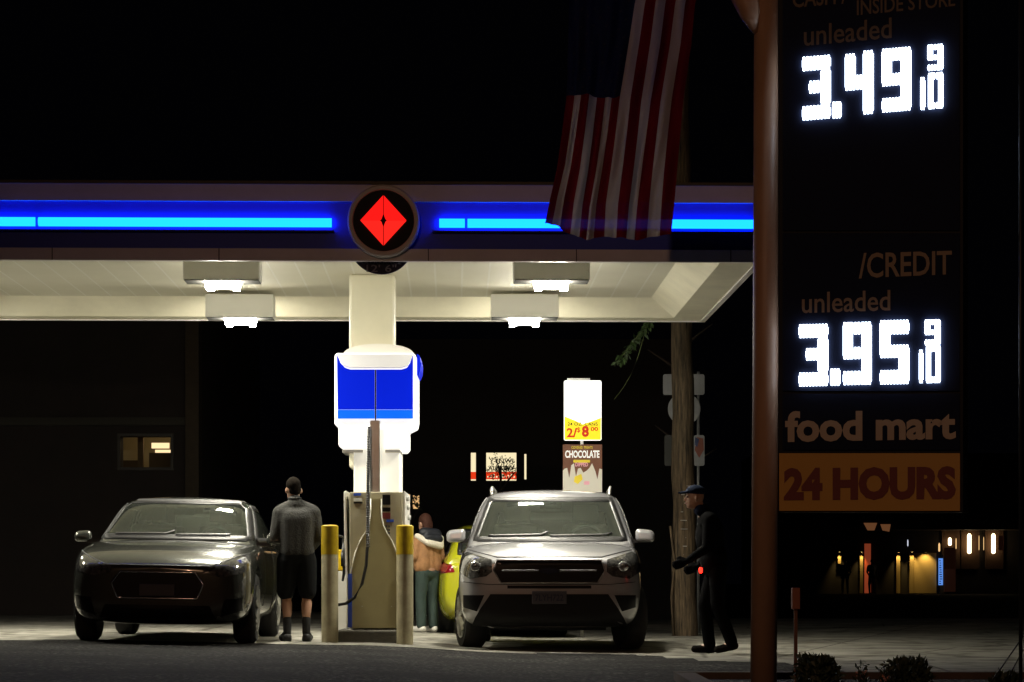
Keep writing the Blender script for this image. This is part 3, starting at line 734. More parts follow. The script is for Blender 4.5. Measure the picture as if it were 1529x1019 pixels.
    # underbody
    MB().box((-.55, C['axf']-.2, .2), (.55, C['axr']+.2, .34)).tube([(-.7, C['axf'], C['wr']), (.7, C['axf'], C['wr'])], .04).tube([(-.7, C['axr'], C['wr']), (.7, C['axr'], C['wr'])], .04).build('underbody', BLACK, root)
    return root, bl_, bg
HEADL = mat('headlight lens', (.22,.22,.21), .08, .6, coat=1, noise=.8, nscale=30)
GRILLE = mat('grille black', (.006,.006,.007), .4, spec=.2)
TAIL = mat('tail light red', (.22,.006,.012), .15, coat=1, emit=(1,.02,.04), es=.02)
SILVER = mat('silver paint', (.46,.46,.48), .28, .55, coat=1)
DARKP = mat('dark grey green paint', (.085,.09,.078), .22, .5, coat=1)
YELP = mat('yellow green paint', (.42,.42,.015), .25, 0, coat=1)
def mir(P): return [(-a, b) for a, b in reversed(P)]
hl = [(.545,.79),(.60,.745),(.76,.72),(.87,.79),(.88,.95),(.86,1.01),(.70,.955),(.55,.905)]
ws_p = [(-.75,1.13),(.75,1.13),(.62,1.565),(-.62,1.565)]
def side(view): return (view, [(1.50,1.14),(2.25,1.57),(3.85,1.57),(4.28,1.20),(3.9,1.14)])
SUV = dict(paint=SILVER, wr=.345, axf=.95, axr=3.59, tr=1.56, belt=1.10, dash=1.30, mir=(1.95,1.50), wing=(.86,1.45,1.17,.20,.16), steer=R(13),
  glassm=glass('windscreen glass', (.62,.72,.62), .10), glasss=glass('side glass', (.3,.36,.32), .08),
  low=[(0,.36,.56,.66,.60,.62,.84,.88), (.05,.27,.72,.79,.60,.75,.90,.95), (.22,.23,.81,.87,.62,.83,.96,1.01), (.55,.22,.84,.895,.64,.87,1.01,1.07), (1.1,.22,.85,.9,.65,.885,1.05,1.11), (1.5,.22,.85,.9,.65,.885,1.07,1.13),
       (2.4,.22,.85,.9,.65,.885,1.10,1.12), (3.6,.22,.85,.9,.65,.885,1.10,1.12), (4.25,.25,.83,.885,.65,.87,1.10,1.12), (4.5,.32,.77,.84,.62,.82,1.06,1.08), (4.57,.38,.70,.78,.62,.76,1.02,1.04)],
  cab=[(1.02,1.02,.80,.72,1.07), (1.22,1.02,.85,.78,1.13), (1.65,1.03,.875,.75,1.41), (2.05,1.03,.885,.70,1.64), (2.5,1.03,.885,.69,1.70), (3.6,1.03,.885,.69,1.69), (4.1,1.03,.87,.69,1.63), (4.4,1.06,.84,.70,1.36), (4.52,1.06,.8,.7,1.12)],
  glass={'wind': ('front', ws_p), 'sr': side('right'), 'sl': side('left'), 'rear': ('rear', [(-.66,1.2),(.66,1.2),(.6,1.52),(-.6,1.52)])},
  patches=[('front', hl, HEADL, 'headlight', .008), ('front', mir(hl), HEADL, 'headlight', .008),
           ('front', [(-.46,.68),(.46,.68),(.53,.80),(.50,.90),(-.50,.90),(-.53,.80)], GRILLE, 'grille', .006),
           ('front', [(-.74,.27),(.74,.27),(.66,.42),(.56,.57),(-.56,.57),(-.66,.42)], mat('black lower bumper', (.010,.010,.011), .6, spec=.2), 'bumper_intake', .02),  # black intake and cladding, widened to paint in shade across the lower front
           ('front', [(.69,.40),(.82,.44),(.82,.56),(.62,.56)], GRILLE, 'fog_lamp_bay', .008), ('front', mir([(.69,.40),(.82,.44),(.82,.56),(.62,.56)]), GRILLE, 'fog_lamp_bay', .008),
           ('front', [(-.40,.625),(.40,.625),(.40,.655),(-.40,.655)], GRILLE, 'grille_slot', .006)],
  ribbons=[('front', [(-.46,.68),(.46,.68),(.53,.80),(.50,.90),(-.50,.90),(-.53,.80)], .014, mat('dim chrome', (.25,.25,.25), .35, 1), 'grille_frame', .012, True), ('front', [(-.45,.80),(-.1,.80)], .022, mat('dark bar', (.08,.08,.08), .4), 'grille_bar', .012, False), ('front', [(.1,.80),(.45,.80)], .022, mat('dark bar', (.08,.08,.08), .4), 'grille_bar', .012, False),
           ('front', [(-.80,1.015),(-.5,.935),(.5,.935),(.80,1.015)], .008, BLACK, 'bonnet_gap', .001, False), ('front', [(-.82,.69),(-.58,.665),(.58,.665),(.82,.69)], .007, BLACK, 'bumper_gap', .001, False), ('right', [(1.5,.62),(1.5,1.0)], .01, BLACK, 'door_gap', .001, False), ('left', [(1.5,.42),(1.5,1.05)], .01, BLACK, 'door_gap', .001, False)],
  gribbons=[('front', [(-.62,1.16),(-.1,1.17),(-.02,1.20)], .014, BLACK, 'wiper', .014, False), ('front', [(.0,1.16),(.55,1.17),(.62,1.19)], .014, BLACK, 'wiper', .014, False)])
sz = Z(973, 25.1)
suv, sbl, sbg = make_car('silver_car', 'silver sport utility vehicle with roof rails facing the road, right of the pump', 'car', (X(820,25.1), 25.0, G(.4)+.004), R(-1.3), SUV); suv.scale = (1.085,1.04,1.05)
for s in (-1, 1):
    MB().tube([(s*.61,2.2,1.62),(s*.62,2.32,1.695),(s*.63,2.9,1.73),(s*.62,3.8,1.715),(s*.61,4.02,1.63)], .018, 8).build('roof_rail', STEEL, suv, True)
sp0 = patch(sbl, 'front', [(-.09,.785),(0,.765),(.09,.785),(.09,.815),(0,.835),(-.09,.815)], mat('oval badge', (.05,.06,.1), .2, .6), 'badge', suv, .02)
pl = MB().box((-.165,-.035,.475),(.165,-.02,.60)).build('number_plate', mat('plate dim white', (.06,.06,.075), .6), suv, bevel=.005)
mb = MB(); add_text(mb, '7LYH722', flat(0,.535,.27,.065,-.038), .02); mb.build('plate_lettering', mat('plate dark blue', (.01,.012,.04), .5), pl)
for s in (-1, 1):
    p = cast(sbl, 'front', s*.70, .84, .014)
    MB().lathe([(.036,0),(.05,-.012),(.042,-.018),(.015,-.022)], 20, 'y', tuple(p)).build('projector_lens', mat('lamp projector', (.7,.7,.7), .05, .8), suv, True)
# left dark saloon
hl2 = [(.42,.66),(.62,.62),(.80,.66),(.85,.76),(.83,.84),(.66,.77),(.46,.71)]
SED = dict(paint=DARKP, wr=.335, axf=.88, axr=3.60, tr=1.56, belt=.93, dash=1.35, mir=(2.1,1.27), wing=(.90,1.62,1.0,.18,.13), steer=0,
  glassm=glass('saloon windscreen', (.50,.58,.5), .06), glasss=glass('saloon side glass', (.25,.3,.26), .10),
  low=[(0,.32,.52,.62,.50,.58,.66,.70), (.06,.22,.70,.78,.50,.74,.72,.77), (.25,.18,.80,.86,.52,.82,.79,.85), (.6,.17,.84,.895,.55,.87,.86,.92), (1.2,.17,.85,.905,.56,.885,.92,.98), (1.7,.17,.85,.905,.56,.885,.94,1.0),
       (2.6,.17,.85,.905,.56,.885,.94,.96), (3.7,.17,.85,.905,.58,.885,.96,.98), (4.4,.20,.82,.88,.6,.86,.95,.98), (4.75,.28,.74,.82,.6,.78,.92,.95), (4.82,.34,.66,.75,.6,.72,.88,.9)],
  cab=[(1.18,.90,.78,.68,.94), (1.4,.90,.82,.74,1.0), (1.85,.90,.85,.68,1.24), (2.3,.90,.88,.68,1.40), (2.75,.90,.88,.67,1.445), (3.3,.90,.88,.67,1.42), (3.8,.90,.86,.67,1.28), (4.25,.90,.80,.66,1.05), (4.4,.90,.78,.66,.95)],
  glass={'wind': ('front', [(-.75,1.0),(.75,1.0),(.63,1.375),(-.63,1.375)]), 'sr': ('right', [(1.75,.99),(2.5,1.33),(3.4,1.33),(3.9,1.02)]), 'sl': ('left', [(1.75,.99),(2.5,1.33),(3.4,1.33),(3.9,1.02)]), 'rear': ('rear', [(-.6,1.05),(.6,1.05),(.52,1.32),(-.52,1.32)])},
  patches=[('front', hl2, HEADL, 'headlight', .008), ('front', mir(hl2), HEADL, 'headlight', .008),
           ('front', [(-.38,.42),(.38,.42),(.44,.56),(.36,.66),(-.36,.66),(-.44,.56)], GRILLE, 'grille', .006), ('front', [(-.56,.24),(.56,.24),(.5,.36),(-.5,.36)], GRILLE, 'bumper_intake', .006),
           ('front', [(.6,.26),(.8,.32),(.8,.44),(.64,.42)], GRILLE, 'fog_lamp_bay', .006), ('front', mir([(.6,.26),(.8,.32),(.8,.44),(.64,.42)]), GRILLE, 'fog_lamp_bay', .006)],
  ribbons=[('front', [(-.38,.42),(.38,.42),(.44,.56),(.36,.66),(-.36,.66),(-.44,.56)], .016, CHROME, 'grille_frame', .012, True), ('front', [(-.82,.85),(-.5,.72),(.5,.72),(.82,.85)], .008, BLACK, 'bonnet_gap', .001, False), ('left', [(1.62,.35),(1.62,.92)], .01, BLACK, 'door_gap', .001, False), ('left', [(2.75,.3),(2.75,.95)], .01, BLACK, 'door_gap', .001, False)],
  gribbons=[('front', [(-.62,1.02),(-.1,1.03),(-.02,1.06)], .014, BLACK, 'wiper', .014, False), ('front', [(.0,1.02),(.55,1.03)], .014, BLACK, 'wiper', .014, False)])
sed, bl2, bg2 = make_car('dark_car', 'dark grey green saloon car facing the road beside the standing man', 'car', (X(240,24.0), 23.7, G(-3.4)+.002), R(1.2), SED); sed.scale = (1.02,1.03,1.07)
sed.rotation_euler[1] = R(1.1)
MB().box((-.17,-.03,.44),(.17,-.015,.55)).build('number_plate', MATS['plate dim white'], sed, bevel=.005)
# yellow hatchback seen from behind
YC = dict(SED); YC.update(paint=YELP, glassm=MATS['saloon windscreen'], ribbons=[], gribbons=[], patches=[
   ('rear', [(.66,.84),(.86,.82),(.84,.97),(.70,.96)], TAIL, 'tail_light', .008), ('rear', mir([(.66,.84),(.86,.82),(.84,.97),(.70,.96)]), TAIL, 'tail_light', .008),
   ('rear', [(-.25,.55),(.25,.55),(.25,.68),(-.25,.68)], MATS['plate dim white'], 'number_plate', .01)])
YC['low'] = [(a*.86, b, c*.97, d*.97, e_, f*.97, g_+.03, h+.03) for a, b, c, d, e_, f, g_, h in SED['low']]
YC['cab'] = [(1.0,.93,.76,.66,.97),(1.2,.93,.79,.7,1.05),(1.6,.93,.82,.66,1.3),(2.0,.93,.83,.60,1.46),(2.4,.93,.83,.59,1.5),(3.3,.93,.83,.59,1.48),(3.8,.93,.81,.62,1.36),(4.02,.93,.78,.64,1.1),(4.08,.93,.74,.64,.98)]
YC.update(axf=.76, axr=3.2, tr=1.5, dash=1.15, mir=(1.8,1.33), wing=(.88,1.4,1.05,.15,.13), belt=.97,
   glass={'wind': ('front', [(-.7,1.05),(.7,1.05),(.56,1.42),(-.56,1.42)]), 'sr': ('right', [(1.5,1.03),(2.1,1.38),(3.3,1.38),(3.8,1.08)]), 'sl': ('left', [(1.5,1.03),(2.1,1.38),(3.3,1.38),(3.8,1.08)]), 'rear': ('rear', [(-.6,1.08),(.6,1.08),(.54,1.38),(-.54,1.38)])})
yel, _, _ = make_car('yellow_car', 'bright yellow green hatchback seen from behind, partly hidden by the silver vehicle', 'car', (X(755,31.0)-.28, 35.1, G(0)+.003), R(180+4), YC); yel.location.x += .0

# ------------------------------------------------------------------ people
def capsule(mb, a, b, ra, rb, n=14):
    a = Vector(a); b = Vector(b); d = (b-a); L_ = d.length or 1e-6; d.normalize()
    pts = []; rs = []
    for t in (-90,-60,-30,0): pts.append(a+d*ra*math.sin(R(t))); rs.append(max(.002, ra*math.cos(R(t))))
    for t in (0,30,60,90): pts.append(b+d*rb*math.sin(R(t))); rs.append(max(.002, rb*math.cos(R(t))))
    vs = []
    up = Vector((0,0,1)) if abs(d.z) < .9 else Vector((1,0,0)); u = d.cross(up).normalized(); w = d.cross(u)
    for p, r in zip(pts, rs):
        for j in range(n): t = 2*math.pi*j/n; vs.append(p+(u*math.cos(t)+w*math.sin(t))*r)
    k = len(pts)
    fs = [(i*n+j, i*n+(j+1) % n, (i+1)*n+(j+1) % n, (i+1)*n+j) for i in range(k-1) for j in range(n)]+[tuple(range(n))[::-1], tuple((k-1)*n+j for j in range(n))]
    mb.add(vs, fs)
def ellip(mb, c, r, n=20, rot=None):
    c = Vector(c); vs = []; k = 12
    for i in range(k+1):
        ph = -math.pi/2+math.pi*i/k; rr = max(.01, math.cos(ph))
        for j in range(n):
            t = 2*math.pi*j/n; v = Vector((r[0]*rr*math.cos(t), r[1]*rr*math.sin(t), r[2]*math.sin(ph)))
            if rot: v = rot@v
            vs.append(c+v)
    fs = [(i*n+j, i*n+(j+1) % n, (i+1)*n+(j+1) % n, (i+1)*n+j) for i in range(k) for j in range(n)]+[tuple(range(n))[::-1], tuple(k*n+j for j in range(n))]
    mb.add(vs, fs)
def skin(name, parts, m, parent, vox=.012, sm=6):
    mb = MB()
    for p in parts:
        if p[0] == 'c': capsule(mb, *p[1:])
        else: ellip(mb, *p[1:])
    o = mb.build('tmp', m); r = o.modifiers.new('r', 'REMESH'); r.mode = 'VOXEL'; r.voxel_size = vox
    if sm: s = o.modifiers.new('s', 'SMOOTH'); s.factor = .5; s.iterations = sm
    me = evalmesh(o); bpy.data.objects.remove(o)
    if not me.materials: me.materials.append(m)
    return finish(name, me, parent, True)
SKIN = mat('skin', (.48,.27,.18), .5)
def head(c, f):   # c head centre, f facing unit vector (x,y)
    cx, cy, cz = c; fx, fy = f; sx, sy = -fy, fx
    P = [('e', (cx, cy, cz+.02), (.077,.092,.105)), ('e', (cx+fx*.03, cy+fy*.03, cz-.05), (.06,.065,.07)), ('e', (cx+fx*.06, cy+fy*.06, cz-.09), (.03,.03,.025)),
         ('c', (cx+fx*.088, cy+fy*.088, cz+.01), (cx+fx*.105, cy+fy*.105, cz-.025), .010, .015)]
    for s in (-1, 1):
        P.append(('e', (cx+sx*s*.08-fx*.005, cy+sy*s*.08-fy*.005, cz-.01), (.016,.018,.032)))
    return P
def face(c, f, parent):
    cx, cy, cz = c; fx, fy = f; sx, sy = -fy, fx
    for s in (-1, 1):
        e0 = MB(); ellip(e0, (cx+fx*.082+sx*s*.032, cy+fy*.082+sy*s*.032, cz+.005), (.012,.012,.008)); e0.build('eye', mat('eye', (.05,.04,.04), .2), parent, True)
    e0 = MB(); ellip(e0, (cx+fx*.092, cy+fy*.092, cz-.062), (.02,.012,.008)); e0.build('mouth', mat('lips', (.35,.12,.1), .5), parent, True)
def hand(w, d, side):   # wrist, direction, finger spread axis; palm, four bent fingers, thumb
    w = Vector(w); d = Vector(d).normalized(); s = Vector(side).normalized(); n = d.cross(s)
    P = [('c', w, w+d*.05, .026, .03), ('c', w+d*.05-s*.02, w+d*.08-s*.025, .02, .018), ('c', w+d*.05+s*.02, w+d*.08+s*.025, .02, .018)]
    for k, (o_, l) in enumerate(((-.033,.055),(-.011,.07),(.011,.075),(.033,.065))):
        a = w+d*.085+s*o_; b = a+d*l*.55+n*.012; c = b+d*l*.3+n*.03
        P += [('c', a, b, .0095, .009), ('c', b, c, .009, .0075)]
    t0 = w+d*.03+s*.03; t1 = t0+s*.03+d*.03+n*.01; P += [('c', t0, t1, .013, .011), ('c', t1, t1+d*.03+n*.012, .011, .009)]
    return P
# man from behind (local: facing +y, x right)
mx_ = X(443, 25.5)
man = thing('person', 'short haired man seen from behind in dark grey pullover and black shorts', 'person', (mx_, 25.5, G(mx_)+.004), R(8))
hc = (-.03, .05, 1.60)
B = head(hc, (-.25, .97))
B += [('c', (-.01,.0,1.42), (-.025,.035,1.54), .062,.058), ('c', (-.14,0,1.35), (.14,0,1.35), .06,.06), ('e', (0,0,1.22), (.165,.11,.2)), ('e', (0,0,1.0), (.15,.09,.17)), ('e', (0,-.01,.90), (.155,.09,.12))]
for s in (-1, 1):
    hip = (s*.09, 0, .88); kn = (s*.105, .02, .49); an = (s*.10, -.02, .09)
    B += [('c', hip, kn, .088, .056), ('c', (s*.105,.0,.40), (s*.10,-.02,.30), .058, .05), ('c', kn, an, .052, .036), ('c', an, (s*.13,.10,.04), .036, .03)]
    sh = (s*.18, 0, 1.345); el = (s*.235, -.03, 1.09); wr = (s*.17, .21, .98)
    B += [('c', sh, el, .048, .04), ('c', el, wr, .042, .028)]+hand(wr, (-s*.35,.85,-.25), (0,.2,1))
body = skin('body', B, SKIN, man, .0085, 3)
face(hc, (-.25,.97), man)
KNIT = mat('charcoal knit', (.04,.04,.036), .85, noise=.5, nscale=45, bump=.8, bscale=70)
S = [('c', (-.16,0,1.355), (.16,0,1.355), .082,.082), ('c', (-.01,.01,1.46), (-.17,0,1.385), .062,.062), ('c', (-.01,.01,1.46), (.17,0,1.385), .062,.062), *[('c', (q*.075,0,1.30), (q*.072,-.01,.93), .125,.118) for q in (-1,0,1)], ('c', (-.012,0,1.44), (-.02,.02,1.505), .074, .066)]
for s in (-1, 1):
    S += [('c', (s*.185,0,1.36), (s*.238,-.03,1.09), .072,.056), ('c', (s*.238,-.03,1.09), (s*.18,.17,.99), .054,.040)]
skin('pullover', S, KNIT, man, .011, 26)
MB().tube([(-.019+.064*math.cos(t), .018+.066*math.sin(t), 1.508) for t in lin(0, 2*math.pi, 24)], .011, 8).build('collar', KNIT, man, True)
S = [('c', (-.08,-.005,.90), (.08,-.005,.90), .118,.118)]
for s in (-1, 1): S += [('c', (s*.095,0,.86), (s*.115,.01,.53), .118,.098)]
sh_ = skin('shorts', S, mat('black shorts', (.010,.011,.012), .9, spec=.1), man, .014, 4)
for s in (-1, 1):
    skin('sock', [('c', (s*.10,-.015,.23), (s*.10,-.02,.09), .047,.043), ('c', (s*.10,-.02,.08), (s*.125,.06,.06), .043,.04)], mat('black sock', (.02,.02,.02), .9), man, .009, 2)
    skin('shoe', [('c', (s*.10,-.04,.045), (s*.14,.14,.04), .047,.043), ('c', (s*.10,-.03,.03), (s*.14,.15,.02), .05,.03)], mat('black shoe', (.018,.018,.018), .6), man, .009, 2)
HAIR = mat('short dark hair', (.012,.009,.006), .9, spec=.08, noise=.5, nscale=60, bump=.8, bscale=150)
skin('hair', [('e', (hc[0]-.003, hc[1]-.006, hc[2]+.052), (.080,.095,.086)), ('e', (hc[0]+.01, hc[1]-.038, hc[2]+.005), (.070,.058,.075))], HAIR, man, .009, 3)
# woman in tan jacket
wx_ = X(638, 31.3)
wom = thing('person', 'dark haired woman in tan jacket with cream fleece collar and black hood', 'person', (wx_, 31.3, G(wx_)+.004), R(38))
wom.scale = (.94,.94,.94)
hc = (0,.06,1.50); B = head(hc, (-.1, .99))
B += [('c', (0,.0,1.32), (0,.04,1.43), .052,.05), ('c', (-.14,0,1.29), (.14,0,1.29), .065,.065), ('e', (0,0,1.15), (.155,.11,.2)), ('e', (0,0,.9), (.16,.12,.15))]
for s in (-1, 1):
    kn = (s*.09,.02,.47); an = (s*.10,-.01,.09)
    B += [('c', (s*.085,0,.84), kn, .085,.055), ('c', kn, an, .053,.038), ('c', an, (s*.11,.1,.04), .035,.03)]
    el = (s*.21,-.01,1.04); wr = (s*.14,.22,1.0); B += [('c', (s*.165,0,1.29), el, .048,.04), ('c', el, wr, .038,.026)]+hand(wr, (-s*.4,.8,.1), (0,.1,1))
skin('body', B, SKIN, wom, .009, 3); face(hc, (-.1,.99), wom)
S = [('c', (-.15,0,1.28), (.15,0,1.28), .085,.085), *[('c', (q*.08,0,1.22), (q*.085,0,.92), .125,.13) for q in (-1,0,1)]]
for s in (-1, 1): S += [('c', (s*.17,0,1.28), (s*.225,-.01,1.04), .072,.064), ('c', (s*.225,-.01,1.04), (s*.155,.18,1.0), .062,.048)]
skin('jacket', S, mat('tan suede', (.34,.17,.07), .8, noise=.3, nscale=14, bump=.5, bscale=25), wom, .011, 20)
skin('fleece_collar', [('c', (-.19,-.03,1.32), (-.08,-.15,1.23), .045,.05), ('c', (-.08,-.15,1.23), (.10,-.16,1.19), .05,.055), ('c', (.10,-.16,1.19), (.2,-.04,1.30), .055,.045)], mat('cream fleece', (.72,.66,.55), .95, bump=1, bscale=60), wom, .012, 3)
skin('hood', [('c', (-.10,-.06,1.37), (.10,-.07,1.35), .075,.08), ('c', (-.08,-.12,1.30), (.09,-.13,1.28), .065,.07)], mat('black quilted hood', (.012,.014,.02), .5, bump=1, bscale=22), wom, .012, 3)
S = [('c', (-.07,0,.82), (.07,0,.82), .115,.115)]
for s in (-1, 1): S += [('c', (s*.085,0,.80), (s*.095,.02,.47), .10,.078), ('c', (s*.095,.02,.47), (s*.10,0,.10), .078,.07)]
skin('trousers', S, mat('dark green trousers', (.025,.045,.038), .8, noise=.3, nscale=8, bump=.6, bscale=12), wom, .013, 4)
for s in (-1, 1): skin('shoe', [('c', (s*.10,-.03,.05), (s*.12,.15,.04), .05,.043)], mat('white trainer', (.7,.68,.62), .5), wom, .01, 2)
skin('hair', [('e', (0,.045,1.545), (.088,.098,.10)), ('e', (0,-.01,1.47), (.08,.06,.12))], mat('dark auburn hair', (.05,.018,.011), .7, spec=.2, bump=.8, bscale=80), wom, .009, 3)
# walker in black by the utility pole, facing left
wk = thing('person', 'walker in black clothes and blue cap passing right of the wooden utility pole', 'person', (X(1070,24.7), 24.7, G(2)+.004), R(92))
hc = (0,.22,1.60); B = head(hc, (0,1))
B += [('c', (0,.12,1.40), (0,.19,1.53), .058,.055), ('c', (-.17,.1,1.37), (.17,.1,1.37), .07,.07), ('e', (0,.07,1.2), (.17,.12,.22)), ('e', (0,.02,.95), (.16,.12,.15))]
legs = [((.09,0,.88), (.10,.11,.50), (.10,.06,.09), (.11,.17,.05)), ((-.09,0,.88), (-.10,.0,.49), (-.10,-.14,.13), (-.10,-.04,.05))]
for h, k, a, t in legs: B += [('c', h, k, .085,.056), ('c', k, a, .054,.038), ('c', a, t, .036,.03)]
arms = [((.2,.1,1.37), (.24,.0,1.10), (.22,.16,.90)), ((-.2,.1,1.37), (-.24,.12,1.09), (-.2,.32,.95))]
for a, b, c in arms: B += [('c', a, b, .052,.042), ('c', b, c, .04,.028)]+hand(c, (0,.8,-.3), (0,.3,1))
skin('body', B, SKIN, wk, .009, 3); face(hc, (0,1), wk)
DK = mat('black cloth', (.003,.003,.0035), .9, spec=.05, noise=.3, nscale=9)
S = [('c', (-.17,.1,1.37), (.17,.1,1.37), .085,.085), ('e', (0,.07,1.2), (.20,.15,.24)), ('e', (0,.03,.97), (.19,.145,.2)), ('c', (0,.11,1.42), (0,.14,1.48), .07,.065)]
for a, b, c in arms: S += [('c', a, b, .067,.056), ('c', b, Vector(b).lerp(Vector(c), .88), .054,.04)]
skin('jacket', S, DK, wk, .013, 4)
for a, b, c in arms: skin('glove', [(q[0], q[1], q[2], q[3]+.006, q[4]+.005) for q in hand(c, (0,.8,-.3), (0,.3,1))]+[('c', Vector(b).lerp(Vector(c), .8), c, .04, .034)], DK, wk, .008, 2)
S = [('c', (-.07,0,.88), (.07,0,.88), .11,.11)]
for h, k, a, t in legs: S += [('c', h, k, .098,.072), ('c', k, a, .07,.064), ('c', a, Vector(a)+Vector((0,.01,-.03)), .064, .06)]
skin('trousers', S, DK, wk, .013, 4)
for h, k, a, t in legs: skin('shoe', [('c', Vector(a)+Vector((0,-.03,-.04)), Vector(t)+Vector((0,.04,0)), .045,.04)], mat('dark shoe', (.008,.007,.006), .9, spec=.05), wk, .01, 2)
skin('cap', [('e', (0,.215,1.665), (.088,.10,.065)), ('c', (-.04,.29,1.655), (-.035,.37,1.645), .014,.012), ('c', (.04,.29,1.655), (.035,.37,1.645), .014,.012), ('c', (0,.29,1.66), (0,.39,1.648), .014,.012)], mat('blue cap', (.005,.011,.03), .8, spec=.1), wk, .008, 2)
skin('scarf', [('c', (-.04,.17,1.47), (.04,.17,1.47), .062,.062)], mat('navy scarf', (.006,.01,.03), .9, spec=.1), wk, .01, 2)
rl = MB().lathe([(.022,0),(.03,-.01),(.03,-.03),(.02,-.035)], 16, 'x', (0,0,0)).build('clip_light', mat('red lamp', (.4,.01,.01), .3, emit=(1,.02,.01), es=4), None, True, loc=(X(1046,24.7), 24.45, Z(852,24.7))); tag(rl, 'small glowing red clip light carried by the walker in black', 'light')

# ------------------------------------------------------------------ utility pole and signs
WOOD = mat('weathered pole wood', (.14,.10,.058), .9, noise=.95, nscale=8, bump=1, bscale=18, stretch=(4,4,.35))
YP = 33.0; xp = X(1023, YP)
up = thing('utility_pole', 'weathered wooden utility pole behind the walker, right of the silver vehicle', 'utility pole', (xp, YP, G(xp)))
mb = MB(); pts = []; rr = []
for k in range(26):
    z = -.3+k*.42; pts.append((-.004*k+.012*math.sin(k*1.7), 0, z)); rr.append(.168-.0022*k+.006*math.sin(k*2.3))
mb.tube(pts, rr, 22); mb.build('pole', WOOD, up, True)
MB().tube([(-.16,-.1,-.1),(-.19,-.1,.55),(-.15,-.12,1.0),(-.21,-.1,1.5)], .018, 8).build('conduit', WOOD, up, True)
mb = MB()
for k in range(9):
    mb.box((-.02+random.uniform(-.06,.08), -.178, 1.1+k*.117), (-.012+random.uniform(-.06,.08)+.02, -.160, 1.113+k*.117))
mb.build('staples', STEEL, up)
YS = 35.0
ts = thing('traffic_sign_post', 'grey backs of road signs on a thin post behind the utility pole', 'sign post', (X(1043,YS), YS, G(2.5)))
def T0(px): return X(px, YS)-ts.location.x
def TZ(py): return Z(py, YS)-ts.location.z
SGB = mat('sign back aluminium', (.42,.42,.42), .5, .2, noise=.15, nscale=5)
MB().tube([(0,.03,-.05),(0,.03,TZ(555))], .022, 10).build('post', GREY, ts, True)
def rpoly(x0, z0, x1, z1, r=.03):
    P = []
    for cx, cz, a in ((x1-r,z1-r,0),(x0+r,z1-r,90),(x0+r,z0+r,180),(x1-r,z0+r,270)):
        for t in (0,30,60,90): P.append((cx+r*math.cos(R(a+t)), cz+r*math.sin(R(a+t))))
    return P
MB().prism(rpoly(T0(990),TZ(590),T0(1052),TZ(559)), 0, .004).build('sign_plate', SGB, ts)
MB().prism([(T0(1021.5)+.235*math.cos(t), TZ(611)+.235*math.sin(t)) for t in lin(0, 2*math.pi, 40)[:-1]], 0, .004).build('sign_plate', SGB, ts)
MB().prism(rpoly(T0(992),TZ(696),T0(1010),TZ(650)), 0, .004).build('sign_plate', mat('dark sign plate', (.06,.06,.05), .5), ts)
sp_ = MB().prism(rpoly(T0(1036),TZ(696),T0(1052),TZ(650)), 0, .004).build('poster_plate', SGB, ts)
MB().prism([(T0(1037),TZ(672)),(T0(1044),TZ(684)),(T0(1051),TZ(672)),(T0(1050),TZ(655)),(T0(1041),TZ(653))][::-1], -.003, -.001).build('print', mat('faded red print', (.35,.12,.08), .6), sp_)
MB().prism([(T0(1037),TZ(664)),(T0(1041),TZ(668)),(T0(1044),TZ(656)),(T0(1038),TZ(653))][::-1], -.006, -.004).build('print', mat('faded blue print', (.06,.08,.18), .6), sp_)

# ------------------------------------------------------------------ poster stand behind the silver car
YQ = 32.0
ps = thing('poster_stand', 'lit white and yellow drinks price poster above a brown chocolate poster on a white pole', 'poster stand', (X(869,YQ), YQ, G(1)))
def Q0(px): return X(px, YQ)-ps.location.x
def QZ(py): return Z(py, YQ)-ps.location.z
MB().tube([(0,.05,-.03),(0,.05,QZ(566))], .022, 12).build('pole', WHITE, ps, True)
u = MB().prism(rpoly(Q0(842),QZ(658),Q0(898),QZ(568.5),.02), 0, .02).build('upper_poster', mat('lit white poster', (.8,.8,.78), .5, emit=(1,1,.96), es=1.3), ps)
# scalloped yellow lower part
P_ = [(Q0(843),QZ(657)),(Q0(897),QZ(657)),(Q0(897.3),QZ(624)),(Q0(890),QZ(627)),(Q0(882),QZ(630)),(Q0(870),QZ(634)),(Q0(858),QZ(628)),(Q0(843),QZ(622))]
MB().prism(P_, -.003, -.0005).build('yellow_band', mat('lit yellow print', (.8,.7,.02), .5, emit=(1,.78,.01), es=.75), u)
RP = mat('red print', (.6,.03,.01), .6, emit=(1,.06,.0), es=.35); BP = mat('black print', (.03,.03,.01), .6)
mb = MB(); add_text(mb, '24 OZ. CANS', flat(Q0(870),QZ(633.5),.40,.045,-.006), .012); mb.build('lettering', BP, u)
mb = MB(); add_text(mb, '2/', flat(Q0(854),QZ(646.5),.14,.125,-.006), .03); add_text(mb, '$', flat(Q0(864),QZ(642.5),.05,.075,-.006), .01)
add_text(mb, '8', flat(Q0(874),QZ(644.5),.095,.15,-.006), .05); add_text(mb, '00', flat(Q0(887.5),QZ(641),.10,.055,-.006), .03); mb.build('price_lettering', RP, u)
MB().box((Q0(847),.0,QZ(568)),(Q0(881),.08,QZ(565))).build('lamp_bar', STEEL, ps)
lw = MB().box((Q0(840.5),0,QZ(735)),(Q0(899),.02,QZ(664))).build('lower_poster', mat('brown poster', (.12,.045,.02), .5, emit=(.16,.06,.03), es=.5), ps)
mb = MB(); CRP = mat('cream print', (.7,.66,.55), .5, emit=(.5,.47,.38), es=.45)
zb_, zt_ = QZ(735), QZ(703)
drip = [(840.5,735),(840.5,703)]
